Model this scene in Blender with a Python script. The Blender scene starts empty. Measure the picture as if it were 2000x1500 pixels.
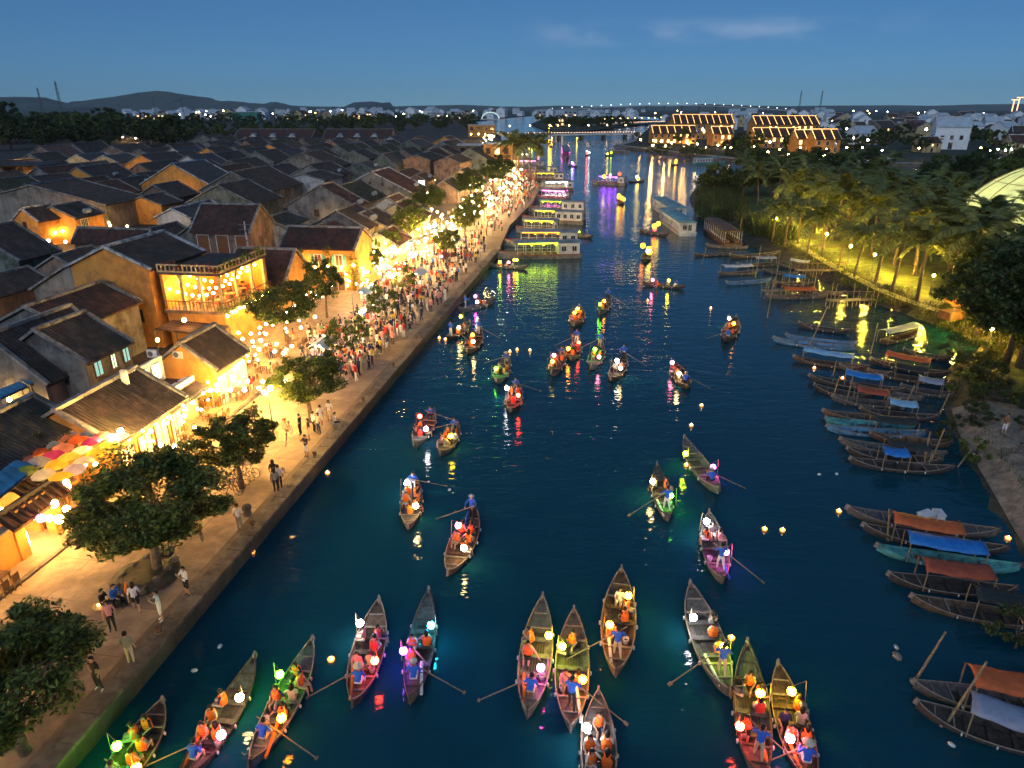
import bpy, math, random
from mathutils import Vector, Matrix, noise
# ---------------------------------------------------------------- camera, sky, exposure
SC = bpy.context.scene
COL = SC.collection
H, F, PITCH = 23.0, 1333.0, math.radians(22)
cam = bpy.data.cameras.new('camera'); cam.sensor_width = 36; cam.lens = 24; cam.clip_start = .5; cam.clip_end = 60000
co = bpy.data.objects.new('camera', cam); COL.objects.link(co)
co.location = (0, 0, H); co.rotation_euler = (math.radians(90) - PITCH, 0, 0); SC.camera = co
W = bpy.data.worlds.new('World'); SC.world = W; W.use_nodes = True
wn = W.node_tree; bg = wn.nodes['Background']
sky = wn.nodes.new('ShaderNodeTexSky'); sky.sky_type = 'NISHITA'; sky.sun_disc = False
sky.sun_elevation = math.radians(30); sky.sun_rotation = math.radians(200)
sky.air_density = .7; sky.dust_density = 0; sky.ozone_density = 6
sc1 = wn.nodes.new('ShaderNodeMix'); sc1.data_type = 'RGBA'; sc1.blend_type = 'MULTIPLY'; sc1.inputs[0].default_value = 1
wn.links.new(sky.outputs[0], sc1.inputs[6]); sc1.inputs[7].default_value = (.05, .08, .095, 1)
sc2 = wn.nodes.new('ShaderNodeMix'); sc2.data_type = 'RGBA'; sc2.inputs[0].default_value = .55
wn.links.new(sc1.outputs[2], sc2.inputs[6]); sc2.inputs[7].default_value = (.06, .19, .42, 1)
# thin torn evening cloud band high over the river mouth
tc = wn.nodes.new('ShaderNodeTexCoord'); mp = wn.nodes.new('ShaderNodeMapping'); mp.inputs['Scale'].default_value = (1, 1, 2.6)
nz = wn.nodes.new('ShaderNodeTexNoise'); nz.inputs['Scale'].default_value = 9; nz.inputs['Detail'].default_value = 8; nz.inputs['Roughness'].default_value = .58
rp = wn.nodes.new('ShaderNodeValToRGB'); rp.color_ramp.elements[0].position = .44; rp.color_ramp.elements[1].position = .75
sep = wn.nodes.new('ShaderNodeSeparateXYZ')
band = wn.nodes.new('ShaderNodeValToRGB'); e = band.color_ramp.elements
e[0].position = .072; e[0].color = (0, 0, 0, 1); e[1].position = .088; e[1].color = (1, 1, 1, 1)
q = e.new(.108); q.color = (0, 0, 0, 1)
xr = wn.nodes.new('ShaderNodeValToRGB'); xe = xr.color_ramp.elements; xe[0].position = .0; xe[0].color = (0, 0, 0, 1); xe[1].position = .1; q = xe.new(.38); q.color = (1, 1, 1, 1); q = xe.new(.48); q.color = (0, 0, 0, 1)
mx_ = wn.nodes.new('ShaderNodeMath'); mx_.operation = 'MULTIPLY'; wn.links.new(sep.outputs[0], xr.inputs[0]); wn.links.new(xr.outputs[0], mx_.inputs[0])
mm = wn.nodes.new('ShaderNodeMath'); mm.operation = 'MULTIPLY'; m3 = wn.nodes.new('ShaderNodeMath'); m3.operation = 'MULTIPLY'; m3.inputs[1].default_value = .85
sc3 = wn.nodes.new('ShaderNodeMix'); sc3.data_type = 'RGBA'; sc3.inputs[7].default_value = (.42, .58, .85, 1)
for a, b in ((tc.outputs['Generated'], mp.inputs[0]), (mp.outputs[0], nz.inputs[0]), (nz.outputs[0], rp.inputs[0]), (tc.outputs['Generated'], sep.inputs[0]),
             (sep.outputs[2], band.inputs[0]), (rp.outputs[0], mm.inputs[0]), (band.outputs[0], mm.inputs[1]), (mm.outputs[0], mx_.inputs[1]), (mx_.outputs[0], m3.inputs[0]),
             (m3.outputs[0], sc3.inputs[0]), (sc2.outputs[2], sc3.inputs[6]), (sc3.outputs[2], bg.inputs[0])):
    wn.links.new(a, b)
bg.inputs[1].default_value = .58
sl = bpy.data.lights.new('sun', 'SUN'); sl.energy = .85; sl.angle = math.radians(60); sl.color = (.86, .93, 1)
so = bpy.data.objects.new('sun', sl); COL.objects.link(so); so.rotation_euler = (math.radians(58), 0, math.radians(-20))
vs = SC.view_settings; vs.view_transform = 'Standard'; vs.look = 'None'; vs.exposure = .38; vs.gamma = 1; vs.use_curve_mapping = False
# ---------------------------------------------------------------- helpers
R = random.Random(11)
rnd = R.uniform
PI = math.pi
CP, SP = math.cos(PITCH), math.sin(PITCH)
def at(px, py, z=0.):
    x = (px - 1000) / F; y = (750 - py) / F
    t = (z - H) / (-SP + y * CP)
    return Vector((x * t, (CP + y * SP) * t, z))
def proj(p):
    d = p[1] * CP - (p[2] - H) * SP; u = p[1] * SP + (p[2] - H) * CP
    return 1000 + F * p[0] / d, 750 - F * u / d, d
UX, UY = .146, .9893
ANG = math.atan2(UY, UX)
def Q(s, d, z=1.): return Vector((-19.1 + UX * s - UY * d, UY * s + UX * d, z))
def sd(p):
    x = p[0] + 19.1; y = p[1]
    return x * UX + y * UY, -x * UY + y * UX
def psd(px, py, z=1.): return sd(at(px, py, z))
class MB:
    def __init__(s): s.v = []; s.f = []; s.m = []
    def face(s, pts, m=0):
        n = len(s.v); s.v += [tuple(p) for p in pts]; s.f.append(tuple(range(n, n + len(pts)))); s.m.append(m); return s
    def raw(s, vs_, fs, m=0):
        n = len(s.v); s.v += [tuple(p) for p in vs_]; s.f += [tuple(i + n for i in q) for q in fs]; s.m += [m] * len(fs); return s
    def box(s, x0, x1, y0, y1, z0, z1, m=0, M=None):
        p = [(x, y, z) for z in (z0, z1) for x, y in ((x0, y0), (x1, y0), (x1, y1), (x0, y1))]
        if M: p = [M @ Vector(q) for q in p]
        return s.raw(p, [(3, 2, 1, 0), (4, 5, 6, 7), (0, 1, 5, 4), (1, 2, 6, 5), (2, 3, 7, 6), (3, 0, 4, 7)], m)
    def bar(s, a, b, w=.1, h=.1, m=0, up=(0, 0, 1)):
        a = Vector(a); b = Vector(b); d = (b - a)
        L = d.length
        if L < 1e-5: return s
        d /= L; u = Vector(up)
        if abs(d.dot(u)) > .98: u = Vector((0, 1, 0))
        x = d.cross(u).normalized(); z = x.cross(d)
        p = [c + x * i * w / 2 + z * j * h / 2 for c in (a, b) for i, j in ((-1, -1), (1, -1), (1, 1), (-1, 1))]
        return s.raw(p, [(3, 2, 1, 0), (4, 5, 6, 7), (0, 1, 5, 4), (1, 2, 6, 5), (2, 3, 7, 6), (3, 0, 4, 7)], m)
    def tube(s, pts, r, n=6, m=0, cap=True):
        pts = [Vector(p) for p in pts]; k = len(pts)
        rs = r if isinstance(r, (list, tuple)) else [r] * k
        vv = []
        for i, p in enumerate(pts):
            d = (pts[min(i + 1, k - 1)] - pts[max(i - 1, 0)]).normalized()
            u = Vector((0, 0, 1)) if abs(d.z) < .9 else Vector((1, 0, 0))
            x = d.cross(u).normalized(); y = x.cross(d)
            vv += [p + (x * math.cos(2 * PI * j / n) + y * math.sin(2 * PI * j / n)) * rs[i] for j in range(n)]
        ff = [(i * n + j, i * n + (j + 1) % n, (i + 1) * n + (j + 1) % n, (i + 1) * n + j) for i in range(k - 1) for j in range(n)]
        if cap: ff += [tuple(range(n - 1, -1, -1)), tuple((k - 1) * n + j for j in range(n))]
        return s.raw(vv, ff, m)
    def lathe(s, prof, n=12, c=(0, 0, 0), m=0, rib=0.):
        vv = []; k = len(prof)
        for r, z in prof:
            vv += [(c[0] + r * (1 - rib * (j % 2)) * math.cos(2 * PI * j / n), c[1] + r * (1 - rib * (j % 2)) * math.sin(2 * PI * j / n), c[2] + z) for j in range(n)]
        return s.raw(vv, [(i * n + j, i * n + (j + 1) % n, (i + 1) * n + (j + 1) % n, (i + 1) * n + j) for i in range(k - 1) for j in range(n)], m)
    def ball(s, c, r, n=8, k=6, m=0, sq=(1, 1, 1)):
        c = Vector(c); vv = []
        for i in range(k + 1):
            t = PI * i / k
            vv += [(c.x + r * sq[0] * math.sin(t) * math.cos(2 * PI * j / n), c.y + r * sq[1] * math.sin(t) * math.sin(2 * PI * j / n), c.z - r * sq[2] * math.cos(t)) for j in range(n)]
        return s.raw(vv, [(i * n + j, i * n + (j + 1) % n, (i + 1) * n + (j + 1) % n, (i + 1) * n + j) for i in range(k) for j in range(n)], m)
    def mesh(s, name, mats, smooth=False):
        me = bpy.data.meshes.new(name); me.from_pydata(s.v, [], s.f)
        for q in (mats if isinstance(mats, (list, tuple)) else [mats]): me.materials.append(q)
        if any(s.m): me.polygons.foreach_set('material_index', s.m)
        if smooth: me.polygons.foreach_set('use_smooth', [True] * len(s.f))
        me.update(); return me
    def build(s, name, mats, parent=None, smooth=False, loc=None, rz=0):
        return link(name, s.mesh(name, mats, smooth), parent, loc, rz)
def link(name, data, parent=None, loc=None, rz=0):
    o = bpy.data.objects.new(name, data); COL.objects.link(o)
    if parent: o.parent = parent
    if loc is not None: o.location = loc
    if rz: o.rotation_euler = (0, 0, rz)
    return o
def tag(o, label=None, cat=None, group=None, kind=None):
    if label: o['label'] = label
    if cat: o['category'] = cat
    if group: o['group'] = group
    if kind: o['kind'] = kind
    return o
def thing(name, label, cat, loc=(0, 0, 0), rz=0, group=None):
    return tag(link(name, None, None, loc, rz), label, cat, group)
def clone(o, loc=None, rz=None, label=None, group=None, scale=None, parent=None):
    c = o.copy(); COL.objects.link(c)
    if parent: c.parent = parent
    if loc is not None: c.location = loc
    if rz is not None: c.rotation_euler = (0, 0, rz)
    if label: c['label'] = label
    if group: c['group'] = group
    if scale: c.scale = scale if isinstance(scale, (tuple, list)) else (scale,) * 3
    for ch in KIDS(o): clone(ch, parent=c)
    return c
def KIDS(o): return list(o.children)
# ---------------------------------------------------------------- materials
MATS = {}
def mat(name, col, rough=.75, var=.25, scale=2., bump=0., streak=0., spec=.3, metal=0., island=False, translucent=0., dirt=None):
    if name in MATS: return MATS[name]
    m = bpy.data.materials.new(name); m.use_nodes = True; nt = m.node_tree; N = nt.nodes; K = nt.links.new
    b = N['Principled BSDF']; b.inputs['Roughness'].default_value = rough; b.inputs['Specular IOR Level'].default_value = spec; b.inputs['Metallic'].default_value = metal
    c4 = lambda k: tuple(min(1, max(0, x * k)) for x in col) + (1,)
    if var or bump or dirt:
        g = N.new('ShaderNodeNewGeometry'); n1 = N.new('ShaderNodeTexNoise'); n1.inputs['Scale'].default_value = scale; n1.inputs['Detail'].default_value = 5; n1.inputs['Roughness'].default_value = .62
        if streak:
            mpp = N.new('ShaderNodeMapping'); mpp.inputs['Scale'].default_value = (1, 1, streak); K(g.outputs['Position'], mpp.inputs[0]); K(mpp.outputs[0], n1.inputs[0])
        else: K(g.outputs['Position'], n1.inputs[0])
        r = N.new('ShaderNodeValToRGB'); r.color_ramp.elements[0].position = .32; r.color_ramp.elements[1].position = .7
        r.color_ramp.elements[0].color = c4(1 - var); r.color_ramp.elements[1].color = c4(1 + var)
        K(g.outputs['Random Per Island'] if island else n1.outputs[0], r.inputs[0]); out = r.outputs[0]
        if dirt:
            n2 = N.new('ShaderNodeTexNoise'); n2.inputs['Scale'].default_value = scale * .35; n2.inputs['Detail'].default_value = 7; n2.inputs['Roughness'].default_value = .7
            K(g.outputs['Position'], n2.inputs[0]); r2 = N.new('ShaderNodeValToRGB'); r2.color_ramp.elements[0].position = .47; r2.color_ramp.elements[1].position = .62
            K(n2.outputs[0], r2.inputs[0]); mx = N.new('ShaderNodeMix'); mx.data_type = 'RGBA'; K(r2.outputs[0], mx.inputs[0]); K(out, mx.inputs[6]); mx.inputs[7].default_value = dirt + (1,); out = mx.outputs[2]
        K(out, b.inputs['Base Color'])
        if bump:
            bp = N.new('ShaderNodeBump'); bp.inputs['Strength'].default_value = bump; bp.inputs['Distance'].default_value = .05; K(n1.outputs[0], bp.inputs['Height']); K(bp.outputs[0], b.inputs['Normal'])
        if translucent:
            t = N.new('ShaderNodeBsdfTranslucent'); K(out, t.inputs[0]); mx = N.new('ShaderNodeMixShader'); mx.inputs[0].default_value = translucent
            K(b.outputs[0], mx.inputs[1]); K(t.outputs[0], mx.inputs[2]); K(mx.outputs[0], N['Material Output'].inputs[0])
    else:
        b.inputs['Base Color'].default_value = c4(1)
    MATS[name] = m; return m
def glow(name, col, st):
    if name in MATS: return MATS[name]
    m = bpy.data.materials.new(name); m.use_nodes = True; N = m.node_tree.nodes; b = N['Principled BSDF']
    b.inputs['Base Color'].default_value = tuple(min(1, c * .8) for c in col) + (1,); b.inputs['Emission Color'].default_value = tuple(col) + (1,); b.inputs['Emission Strength'].default_value = st
    MATS[name] = m; return m
def flat(col, rough=.8):
    return mat('cloth_%d_%d_%d' % tuple(int(c * 255) for c in col), col, rough, .12, 9)
TILE = [mat('roof_tile_brown', (.07, .05, .044), .8, .5, 1.3, .4, dirt=(.04, .036, .03)), mat('roof_tile_red', (.088, .041, .032), .8, .45, 1.3, .4, dirt=(.035, .027, .022)), mat('roof_tile_grey', (.058, .05, .045), .85, .4, 1.2, .4, dirt=(.028, .03, .024)), mat('roof_tile_slate', (.06, .06, .063), .8, .35, 1.2, .3), mat('roof_tile_mossy', (.062, .06, .035), .85, .5, 1.5, .4, dirt=(.04, .03, .025)), mat('roof_rusty', (.12, .072, .052), .75, .45, 1.8, .3, dirt=(.06, .05, .045))]
COPING = mat('coping_plaster', (.26, .24, .22), .85, .4, 2.5, .3, dirt=(.09, .085, .075))
COPE_W = mat('coping_white', (.5, .51, .52), .85, .3, 2.5, .2, dirt=(.12, .12, .12))
WALL = {'grey': mat('plaster_grey', (.2, .185, .165), .9, .35, 1.1, .25, streak=.35, dirt=(.08, .074, .066)),
        'white': mat('plaster_white', (.42, .44, .45), .88, .25, 1.1, .2, streak=.3, dirt=(.17, .18, .18)),
        'ochre': mat('plaster_ochre', (.56, .26, .06), .85, .2, 1.1, .2, streak=.35, dirt=(.32, .15, .045)),
        'green': mat('plaster_mossy', (.155, .17, .145), .9, .35, 1.1, .25, streak=.35, dirt=(.055, .065, .05)),
        'brick': mat('plaster_pinkish', (.24, .155, .115), .9, .35, 1.2, .25, streak=.4, dirt=(.09, .065, .052)),
        'cream': mat('plaster_cream', (.48, .38, .21), .85, .2, 1.1, .2, streak=.4, dirt=(.27, .2, .1))}
WOOD = mat('dark_wood', (.075, .04, .022), .6, .4, 6, .3, streak=.15)
WOODM = mat('brown_wood', (.16, .08, .04), .6, .35, 6, .3, streak=.15)
GLASS = mat('window_dark', (.02, .025, .032), .15, .1, 2, spec=.6)
TEAL = mat('shutter_teal', (.10, .32, .30), .6, .2, 5, .2)
STEEL = mat('painted_steel', (.11, .12, .13), .5, .2, 8)
WHITE = mat('white_paint', (.68, .68, .66), .55, .12, 3, dirt=(.4, .39, .37))
BAMBOO = mat('weathered_bamboo', (.26, .19, .11), .7, .35, 5, .3)
def warmmat(k=1., name='lamp_warm'): return glow(name + '_%d' % round(k * 10), (1, .58, .2), 14 * k)
# ---------------------------------------------------------------- setting: water, ground, quay
def sheet(name, pts, z, m, skirt=None, kind='structure', mskirt=None):
    """flat polygon (fan-safe via tessellation) with an optional sloping skirt [(dx outward, z)]"""
    from mathutils.geometry import tessellate_polygon
    pp = [Vector((p[0], p[1], z)) for p in pts]
    mb = MB(); mb.raw(pp, [t if (pp[t[1]] - pp[t[0]]).cross(pp[t[2]] - pp[t[0]]).z > 0 else (t[0], t[2], t[1]) for t in tessellate_polygon([pp])])
    o = mb.build(name, m); tag(o, kind=kind)
    return o
def water_mat():
    m = bpy.data.materials.new('river_water'); m.use_nodes = True; N = m.node_tree.nodes; K = m.node_tree.links.new
    b = N['Principled BSDF']; b.inputs['Base Color'].default_value = (.004, .05, .073, 1); b.inputs['Roughness'].default_value = .05; b.inputs['IOR'].default_value = 1.33; b.inputs['Specular IOR Level'].default_value = .55
    g = N.new('ShaderNodeNewGeometry')
    def nz(sx, sy, sc, det, rot=8):
        mp_ = N.new('ShaderNodeMapping'); mp_.inputs['Scale'].default_value = (sx, sy, 1); mp_.inputs['Rotation'].default_value = (0, 0, math.radians(rot)); K(g.outputs['Position'], mp_.inputs[0])
        n = N.new('ShaderNodeTexNoise'); n.inputs['Scale'].default_value = sc; n.inputs['Detail'].default_value = det; n.inputs['Roughness'].default_value = .5; n.inputs['Distortion'].default_value = .4; K(mp_.outputs[0], n.inputs[0]); return n
    a = nz(.7, 1.5, .55, 2); c = nz(.8, 1.6, 2.1, 3, -12); l = nz(1, 1, .045, 3)
    # calmer and rougher lanes of the river
    lr = N.new('ShaderNodeMapRange'); lr.inputs[1].default_value = .35; lr.inputs[2].default_value = .65; lr.inputs[3].default_value = .45; lr.inputs[4].default_value = 1.2; K(l.outputs[0], lr.inputs[0])
    mu = N.new('ShaderNodeMath'); mu.operation = 'MULTIPLY'; mu.inputs[1].default_value = .42; K(c.outputs[0], mu.inputs[0])
    ad = N.new('ShaderNodeMath'); ad.operation = 'ADD'; K(a.outputs[0], ad.inputs[0]); K(mu.outputs[0], ad.inputs[1])
    ml = N.new('ShaderNodeMath'); ml.operation = 'MULTIPLY'; K(ad.outputs[0], ml.inputs[0]); K(lr.outputs[0], ml.inputs[1])
    bp = N.new('ShaderNodeBump'); bp.inputs['Strength'].default_value = 1; bp.inputs['Distance'].default_value = .1; K(ml.outputs[0], bp.inputs['Height']); K(bp.outputs[0], b.inputs['Normal'])
    return m
mb = MB(); mb.face([(-15000, -60, 0), (15000, -60, 0), (15000, 13000, 0), (-15000, 13000, 0)])
tag(mb.build('water', water_mat()), kind='structure')
BANK = [Q(s, 0) for s in (-60, 0, 60, 116)] + [Vector(p + (1,)) for p in ((-.5, 140), (5, 175), (8.4, 210), (8, 240), (2.5, 279), (-1.2, 324), (-6, 450), (-9.7, 628))]
GROUND = mat('town_earth', (.055, .047, .04), .95, .4, .6, .4)
FARM = mat('far_ground', (.03, .04, .025), .95, .4, .05)
left = [tuple(p[:2]) for p in BANK] + [tuple(at(x, y, 1)[:2]) for x, y in ((962, 257), (930, 250), (906, 244), (925, 237), (985, 230), (1040, 226))] + [(300, 3000), (-14000, 3000), (-14000, -60)]
sheet('ground', left, .98, GROUND)
sheet('far_ground', [(-15000, 2990), (15000, 2990), (15000, 12990), (-15000, 12990)], .9, FARM)
sheet('island_ground', [tuple(at(x, y, 1)[:2]) for x, y in ((1035, 243), (1075, 257), (1125, 258), (1190, 251), (1260, 243), (1300, 236), (1200, 231), (1060, 232))], 1, FARM)
FARBANK = [(97, 560), (64.5, 455), (83, 390), (101, 330), (125, 311), (209, 291), (420, 265), (900, 230)]
sheet('far_bank_ground', FARBANK + [(14000, 230), (14000, 2980), (420, 2980), tuple(at(1320, 231, 1)[:2]), tuple(at(1275, 243, 1)[:2])], 1.5, FARM)
mb = MB()
for a, b in zip(FARBANK, FARBANK[1:]): mb.face([(b[0], b[1], -1), (a[0], a[1], -1), (a[0], a[1], 1.49), (b[0], b[1], 1.49)])
STONE = mat('quay_stone', (.16, .13, .105), .85, .35, 1.5, .35, dirt=(.055, .05, .042))
tag(mb.build('embankment', STONE), kind='structure')
mb = MB()   # promenade strip on the far bank
for a, b in zip(FARBANK, FARBANK[1:]):
    a = Vector(a); b = Vector(b); n = Vector((-(b - a).y, (b - a).x)).normalized()
    mb.face([(a.x, a.y, 1.51), (a.x + n.x * 5, a.y + n.y * 5, 1.51), (b.x + n.x * 5, b.y + n.y * 5, 1.51), (b.x, b.y, 1.51)])
tag(mb.build('promenade', mat('pale_paving', (.3, .27, .23), .85, .2, .5)), kind='structure')
# right bank: grassy spit with a sloping muddy edge
RB = [(26, -30), (26, 8), (26.6, 22), (28.6, 31), (31.5, 39), (34, 46.5), (37.5, 54), (43.5, 63), (49.5, 66.5), (50, 72), (47.5, 80), (44.5, 90), (45, 106), (43.5, 121), (43, 137), (43.5, 154), (47.5, 190), (60, 226), (78, 256), (100, 281), (140, 284), (209, 268), (420, 242), (900, 205)]
def smoothline(p, k=2):
    for _ in range(k):
        q = [p[0]]
        for a, b in zip(p, p[1:]): q += [(a[0] * .75 + b[0] * .25, a[1] * .75 + b[1] * .25), (a[0] * .25 + b[0] * .75, a[1] * .25 + b[1] * .75)]
        p = q + [p[-1]]
    return p
RBS = smoothline(RB)
def offs(p, d):
    out = []
    for i in range(len(p)):
        a = Vector(p[max(i - 1, 0)]); b = Vector(p[min(i + 1, len(p) - 1)]); t = (b - a).normalized(); out.append((p[i][0] + t.y * d, p[i][1] - t.x * d))
    return out
mb = MB(); rings = [(-2.5, -.9), (-1., -.12), (0, .12), (1.3, .55), (2.8, 1.0), (4.2, 1.2)]
ls = [offs(RBS, d) for d, z in rings]
for k in range(len(rings) - 1):
    for i in range(len(RBS) - 1):
        def vv(kk, ii):
            p = ls[kk][ii]; return (p[0], p[1], rings[kk][1] + .15 * noise.noise(Vector((p[0] * .7, p[1] * .7, 0))) * (1 if 0 < kk < 5 else 0))
        mb.face([vv(k, i), vv(k + 1, i), vv(k + 1, i + 1), vv(k, i + 1)])
MUD = mat('muddy_bank', (.085, .065, .042), .8, .45, 1.3, .6, dirt=(.03, .04, .018))
tag(mb.build('river_bank', MUD), kind='structure')
GRASS = mat('grass_ground', (.1, .125, .03), .95, .5, .8, .6, dirt=(.07, .06, .035))
sheet('grass_ground', ls[-1] + [(14000, 205), (14000, -60), (30, -60)], 1.2, GRASS)
# quay: paved promenade, kerb stones, road kerb and shop pavement
PAVE = mat('quay_paving', (.2, .145, .1), .8, .22, 1.1, .25, dirt=(.14, .1, .07))
def strip(name, d0, d1, z, m, s0=-30, s1=116, kind='structure'):
    mb = MB(); n = int((s1 - s0) / 6)
    for i in range(n):
        a = s0 + (s1 - s0) * i / n; b = s0 + (s1 - s0) * (i + 1) / n
        mb.face([Q(a, d0, z), Q(b, d0, z), Q(b, d1, z), Q(a, d1, z)])
    return tag(mb.build(name, m), kind=kind)
quay = strip('quay', .02, 9.5, 1.0, PAVE)
walk = strip('pavement', 9.5, 22, 1.12, mat('shop_pavement', (.27, .19, .13), .85, .25, 1.5, .25))
B2 = BANK[3:9]
mb = MB()
for a, b in zip(B2, B2[1:]):
    n = Vector((-(b - a).y, (b - a).x, 0)).normalized() * 24
    mb.face([(a.x, a.y, 1.004), (b.x, b.y, 1.004), (b.x + n.x, b.y + n.y, 1.004), (a.x + n.x, a.y + n.y, 1.004)])
tag(mb.build('promenade', PAVE), kind='structure')
mb = MB()
for a, b in zip(BANK, BANK[1:]): mb.face([(a.x, a.y, -1.5), (b.x, b.y, -1.5), (b.x, b.y, .99), (a.x, a.y, .99)])
tag(mb.build('quay_wall', mat('wet_quay_stone', (.06, .055, .05), .6, .4, 1.2, .4, dirt=(.025, .03, .022))), kind='structure')
ks = []
for i in range(78):
    s = 12 + i * 1.35
    o = MB().box(.02, 1.33, 0, .85, -.12, .05 + rnd(-.008, .008)).build('kerb_stone', STONE, quay) if i < 3 else link('kerb_stone', ks[i % 3].data, quay)
    ks.append(o); o.location = Q(s, -.1, 1.0); o.rotation_euler = (0, rnd(-.004, .004), ANG + rnd(-.004, .004))
ks = []
for i in range(50):
    o = MB().box(.02, 1.97, -.15, .12, -.1, .125).build('kerb_stone', STONE, walk) if i < 1 else link('kerb_stone', ks[0].data, walk)
    ks.append(o); o.location = Q(16 + i * 2, 9.5, 1.0); o.rotation_euler = (0, 0, ANG)
SLAB2 = mat('quay_slab_worn', (.3, .215, .145), .8, .25, .9, .25, dirt=(.19, .135, .095))
mb = MB()   # joint lines between the cast slabs
SLAB = mat('quay_slab', (.36, .26, .175), .8, .25, .9, .25, dirt=(.2, .14, .1))
for i in range(34):
    for j in range(4):
        s0 = 14 + i * 3; d0 = 1.1 + j * 2.08
        SLABM = R.choice([SLAB, SLAB, SLAB2])
        p = [Q(s0 + .02, d0 + .02, 1.006), Q(s0 + 2.98, d0 + .02, 1.006), Q(s0 + 2.98, d0 + 2.06, 1.006), Q(s0 + .02, d0 + 2.06, 1.006)]
        MB().face(p).build('paving_slab', SLABM, quay)
# far hills
def hills(name, prof, dist, m):
    mb = MB(); K = 60; x0, x1 = prof[0][0], prof[-1][0]; rows = []
    for i in range(K + 1):
        x = x0 + (x1 - x0) * i / K; j = max(k for k in range(len(prof) - 1) if prof[k][0] <= x + 1e-6)
        a, b = prof[j], prof[j + 1]; t = (x - a[0]) / (b[0] - a[0]); t = t * t * (3 - 2 * t); h = (a[1] + (b[1] - a[1]) * t) / F * dist
        X = (x - 1000) / F * dist / CP * .93; h = max(2, h + 23 + 30 * noise.noise(Vector((x * .05, 0, 0))))
        rows.append([(X + 40 * noise.noise(Vector((x * .1, k, 3))), dist + (k - 3) * 450 , max(0, h * math.cos((k - 3) / 3 * PI / 2) + (60 * noise.noise(Vector((x * .04, k * .7, 0))) if 0 < k < 6 and k != 3 else 0))) for k in range(7)])
    for a, b in zip(rows, rows[1:]):
        for k in range(6): mb.face([a[k], b[k], b[k + 1], a[k + 1]])
    return tag(mb.build(name, m, smooth=True), kind='structure')
HILL = mat('wooded_hill', (.035, .055, .04), .95, .3, .01)
hills('hills', [(30, 0), (60, 5), (107, 18), (140, 8), (190, 3), (240, 1)], 8000, HILL)
hills('hills', [(235, 0), (260, 10), (300, 20), (335, 25), (352, 26), (368, 31), (385, 27), (430, 18), (480, 11), (560, 6), (650, 0)], 9500, HILL)
hills('hills', [(715, 0), (730, 8), (748, 11), (765, 8), (780, 0)], 9000, HILL)
hills('hills', [(-1500, 3), (-200, 4), (300, 1), (900, 2), (1400, 3), (1700, 5), (2000, 8), (2300, 9), (3500, 4)], 11000, HILL)
# ---------------------------------------------------------------- old town houses
def ribbed_roof(L, w, ze, zr, xo=.18, yo=.45, pitch=.34, lift=.07, seg=4):
    mb = MB(); xs = []
    n = max(2, int((L + 2 * xo) / pitch)); p = (L + 2 * xo) / n
    for i in range(n):
        x = -xo + i * p
        if lift: xs += [(x, 0), (x + .42 * p, 0), (x + .54 * p, lift), (x + .88 * p, lift)]
        else: xs += [(x, 0)]
    xs.append((L + xo, 0)); m = len(xs); sl = (zr - ze) / w
    jit = [[rnd(-.025, .025) for _ in range(m)] for _ in range(seg + 1)] if lift else [[0] * m] * (seg + 1)
    for sg in (-1, 1):
        vv = []
        for k in range(seg + 1):
            t = k / seg; y = sg * t * (w + yo); z = zr - sl * t * (w + yo) - .1 * math.sin(PI * t) * min(1, w / 4)
            vv += [(x, y, z + h + jit[k][i // 4 * 4 % m] * (0 < k < seg)) for i, (x, h) in enumerate(xs)]
        ff = [((k * m + i), (k * m + i + 1), ((k + 1) * m + i + 1), ((k + 1) * m + i)) for k in range(seg) for i in range(m - 1)]
        if sg > 0: ff = [q[::-1] for q in ff]
        mb.raw(vv, ff)
        ye = sg * (w + yo); zl = zr - sl * (w + yo)
        mb.face([(-xo, 0, zr - .14), (L + xo, 0, zr - .14), (L + xo, ye, zl - .14), (-xo, ye, zl - .14)][::sg])
        mb.face([(-xo, ye, zl - .14), (L + xo, ye, zl - .14), (L + xo, ye, zl + .01), (-xo, ye, zl + .01)][::-sg])
    return mb
def window(par, o, out, w=.9, h=1.3, frame=WOODM, pane=GLASS, name='window', shutters=None, bars=1):
    """o: bottom centre on the wall (local), out: outward direction (local x/y)"""
    out = Vector(out); r = Vector((-out.y, out.x, 0)); o = Vector(o); mb = MB(); t = .09
    def b(m_, a0, a1, z0, z1, d0, d1):
        p = [o + r * a + Vector((0, 0, z)) + out * d for d in (d0, d1) for a, z in ((a0, z0), (a1, z0), (a1, z1), (a0, z1))]
        m_.raw(p, [(3, 2, 1, 0), (4, 5, 6, 7), (0, 1, 5, 4), (1, 2, 6, 5), (2, 3, 7, 6), (3, 0, 4, 7)])
    b(mb, -w / 2 - t, -w / 2, -t, h + t, -.02, .08); b(mb, w / 2, w / 2 + t, -t, h + t, -.02, .08); b(mb, -w / 2, w / 2, h, h + t, -.02, .08); b(mb, -w / 2 - .06, w / 2 + .06, -t, 0, -.02, .13)
    for i in range(bars): b(mb, -w / 2 + w * (i + 1) / (bars + 1) - .025, -w / 2 + w * (i + 1) / (bars + 1) + .025, 0, h, .022, .06)
    f = mb.build(name, frame, par); mb = MB(); b(mb, -w / 2, w / 2, 0, h, -.05, .02); mb.build('pane', pane, f)
    if shutters:
        for sg in (-1, 1):
            mb = MB(); x0 = sg * (w / 2 + t + .02); x1 = sg * (w + t)
            b(mb, min(x0, x1), max(x0, x1), -.03, h + .03, .01, .06)
            for k in range(6): b(mb, min(x0, x1) + .06, max(x0, x1) - .06, h * (k + .2) / 6, h * (k + .75) / 6, .06, .075)
            mb.build('shutter', shutters, f)
    return f
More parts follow.
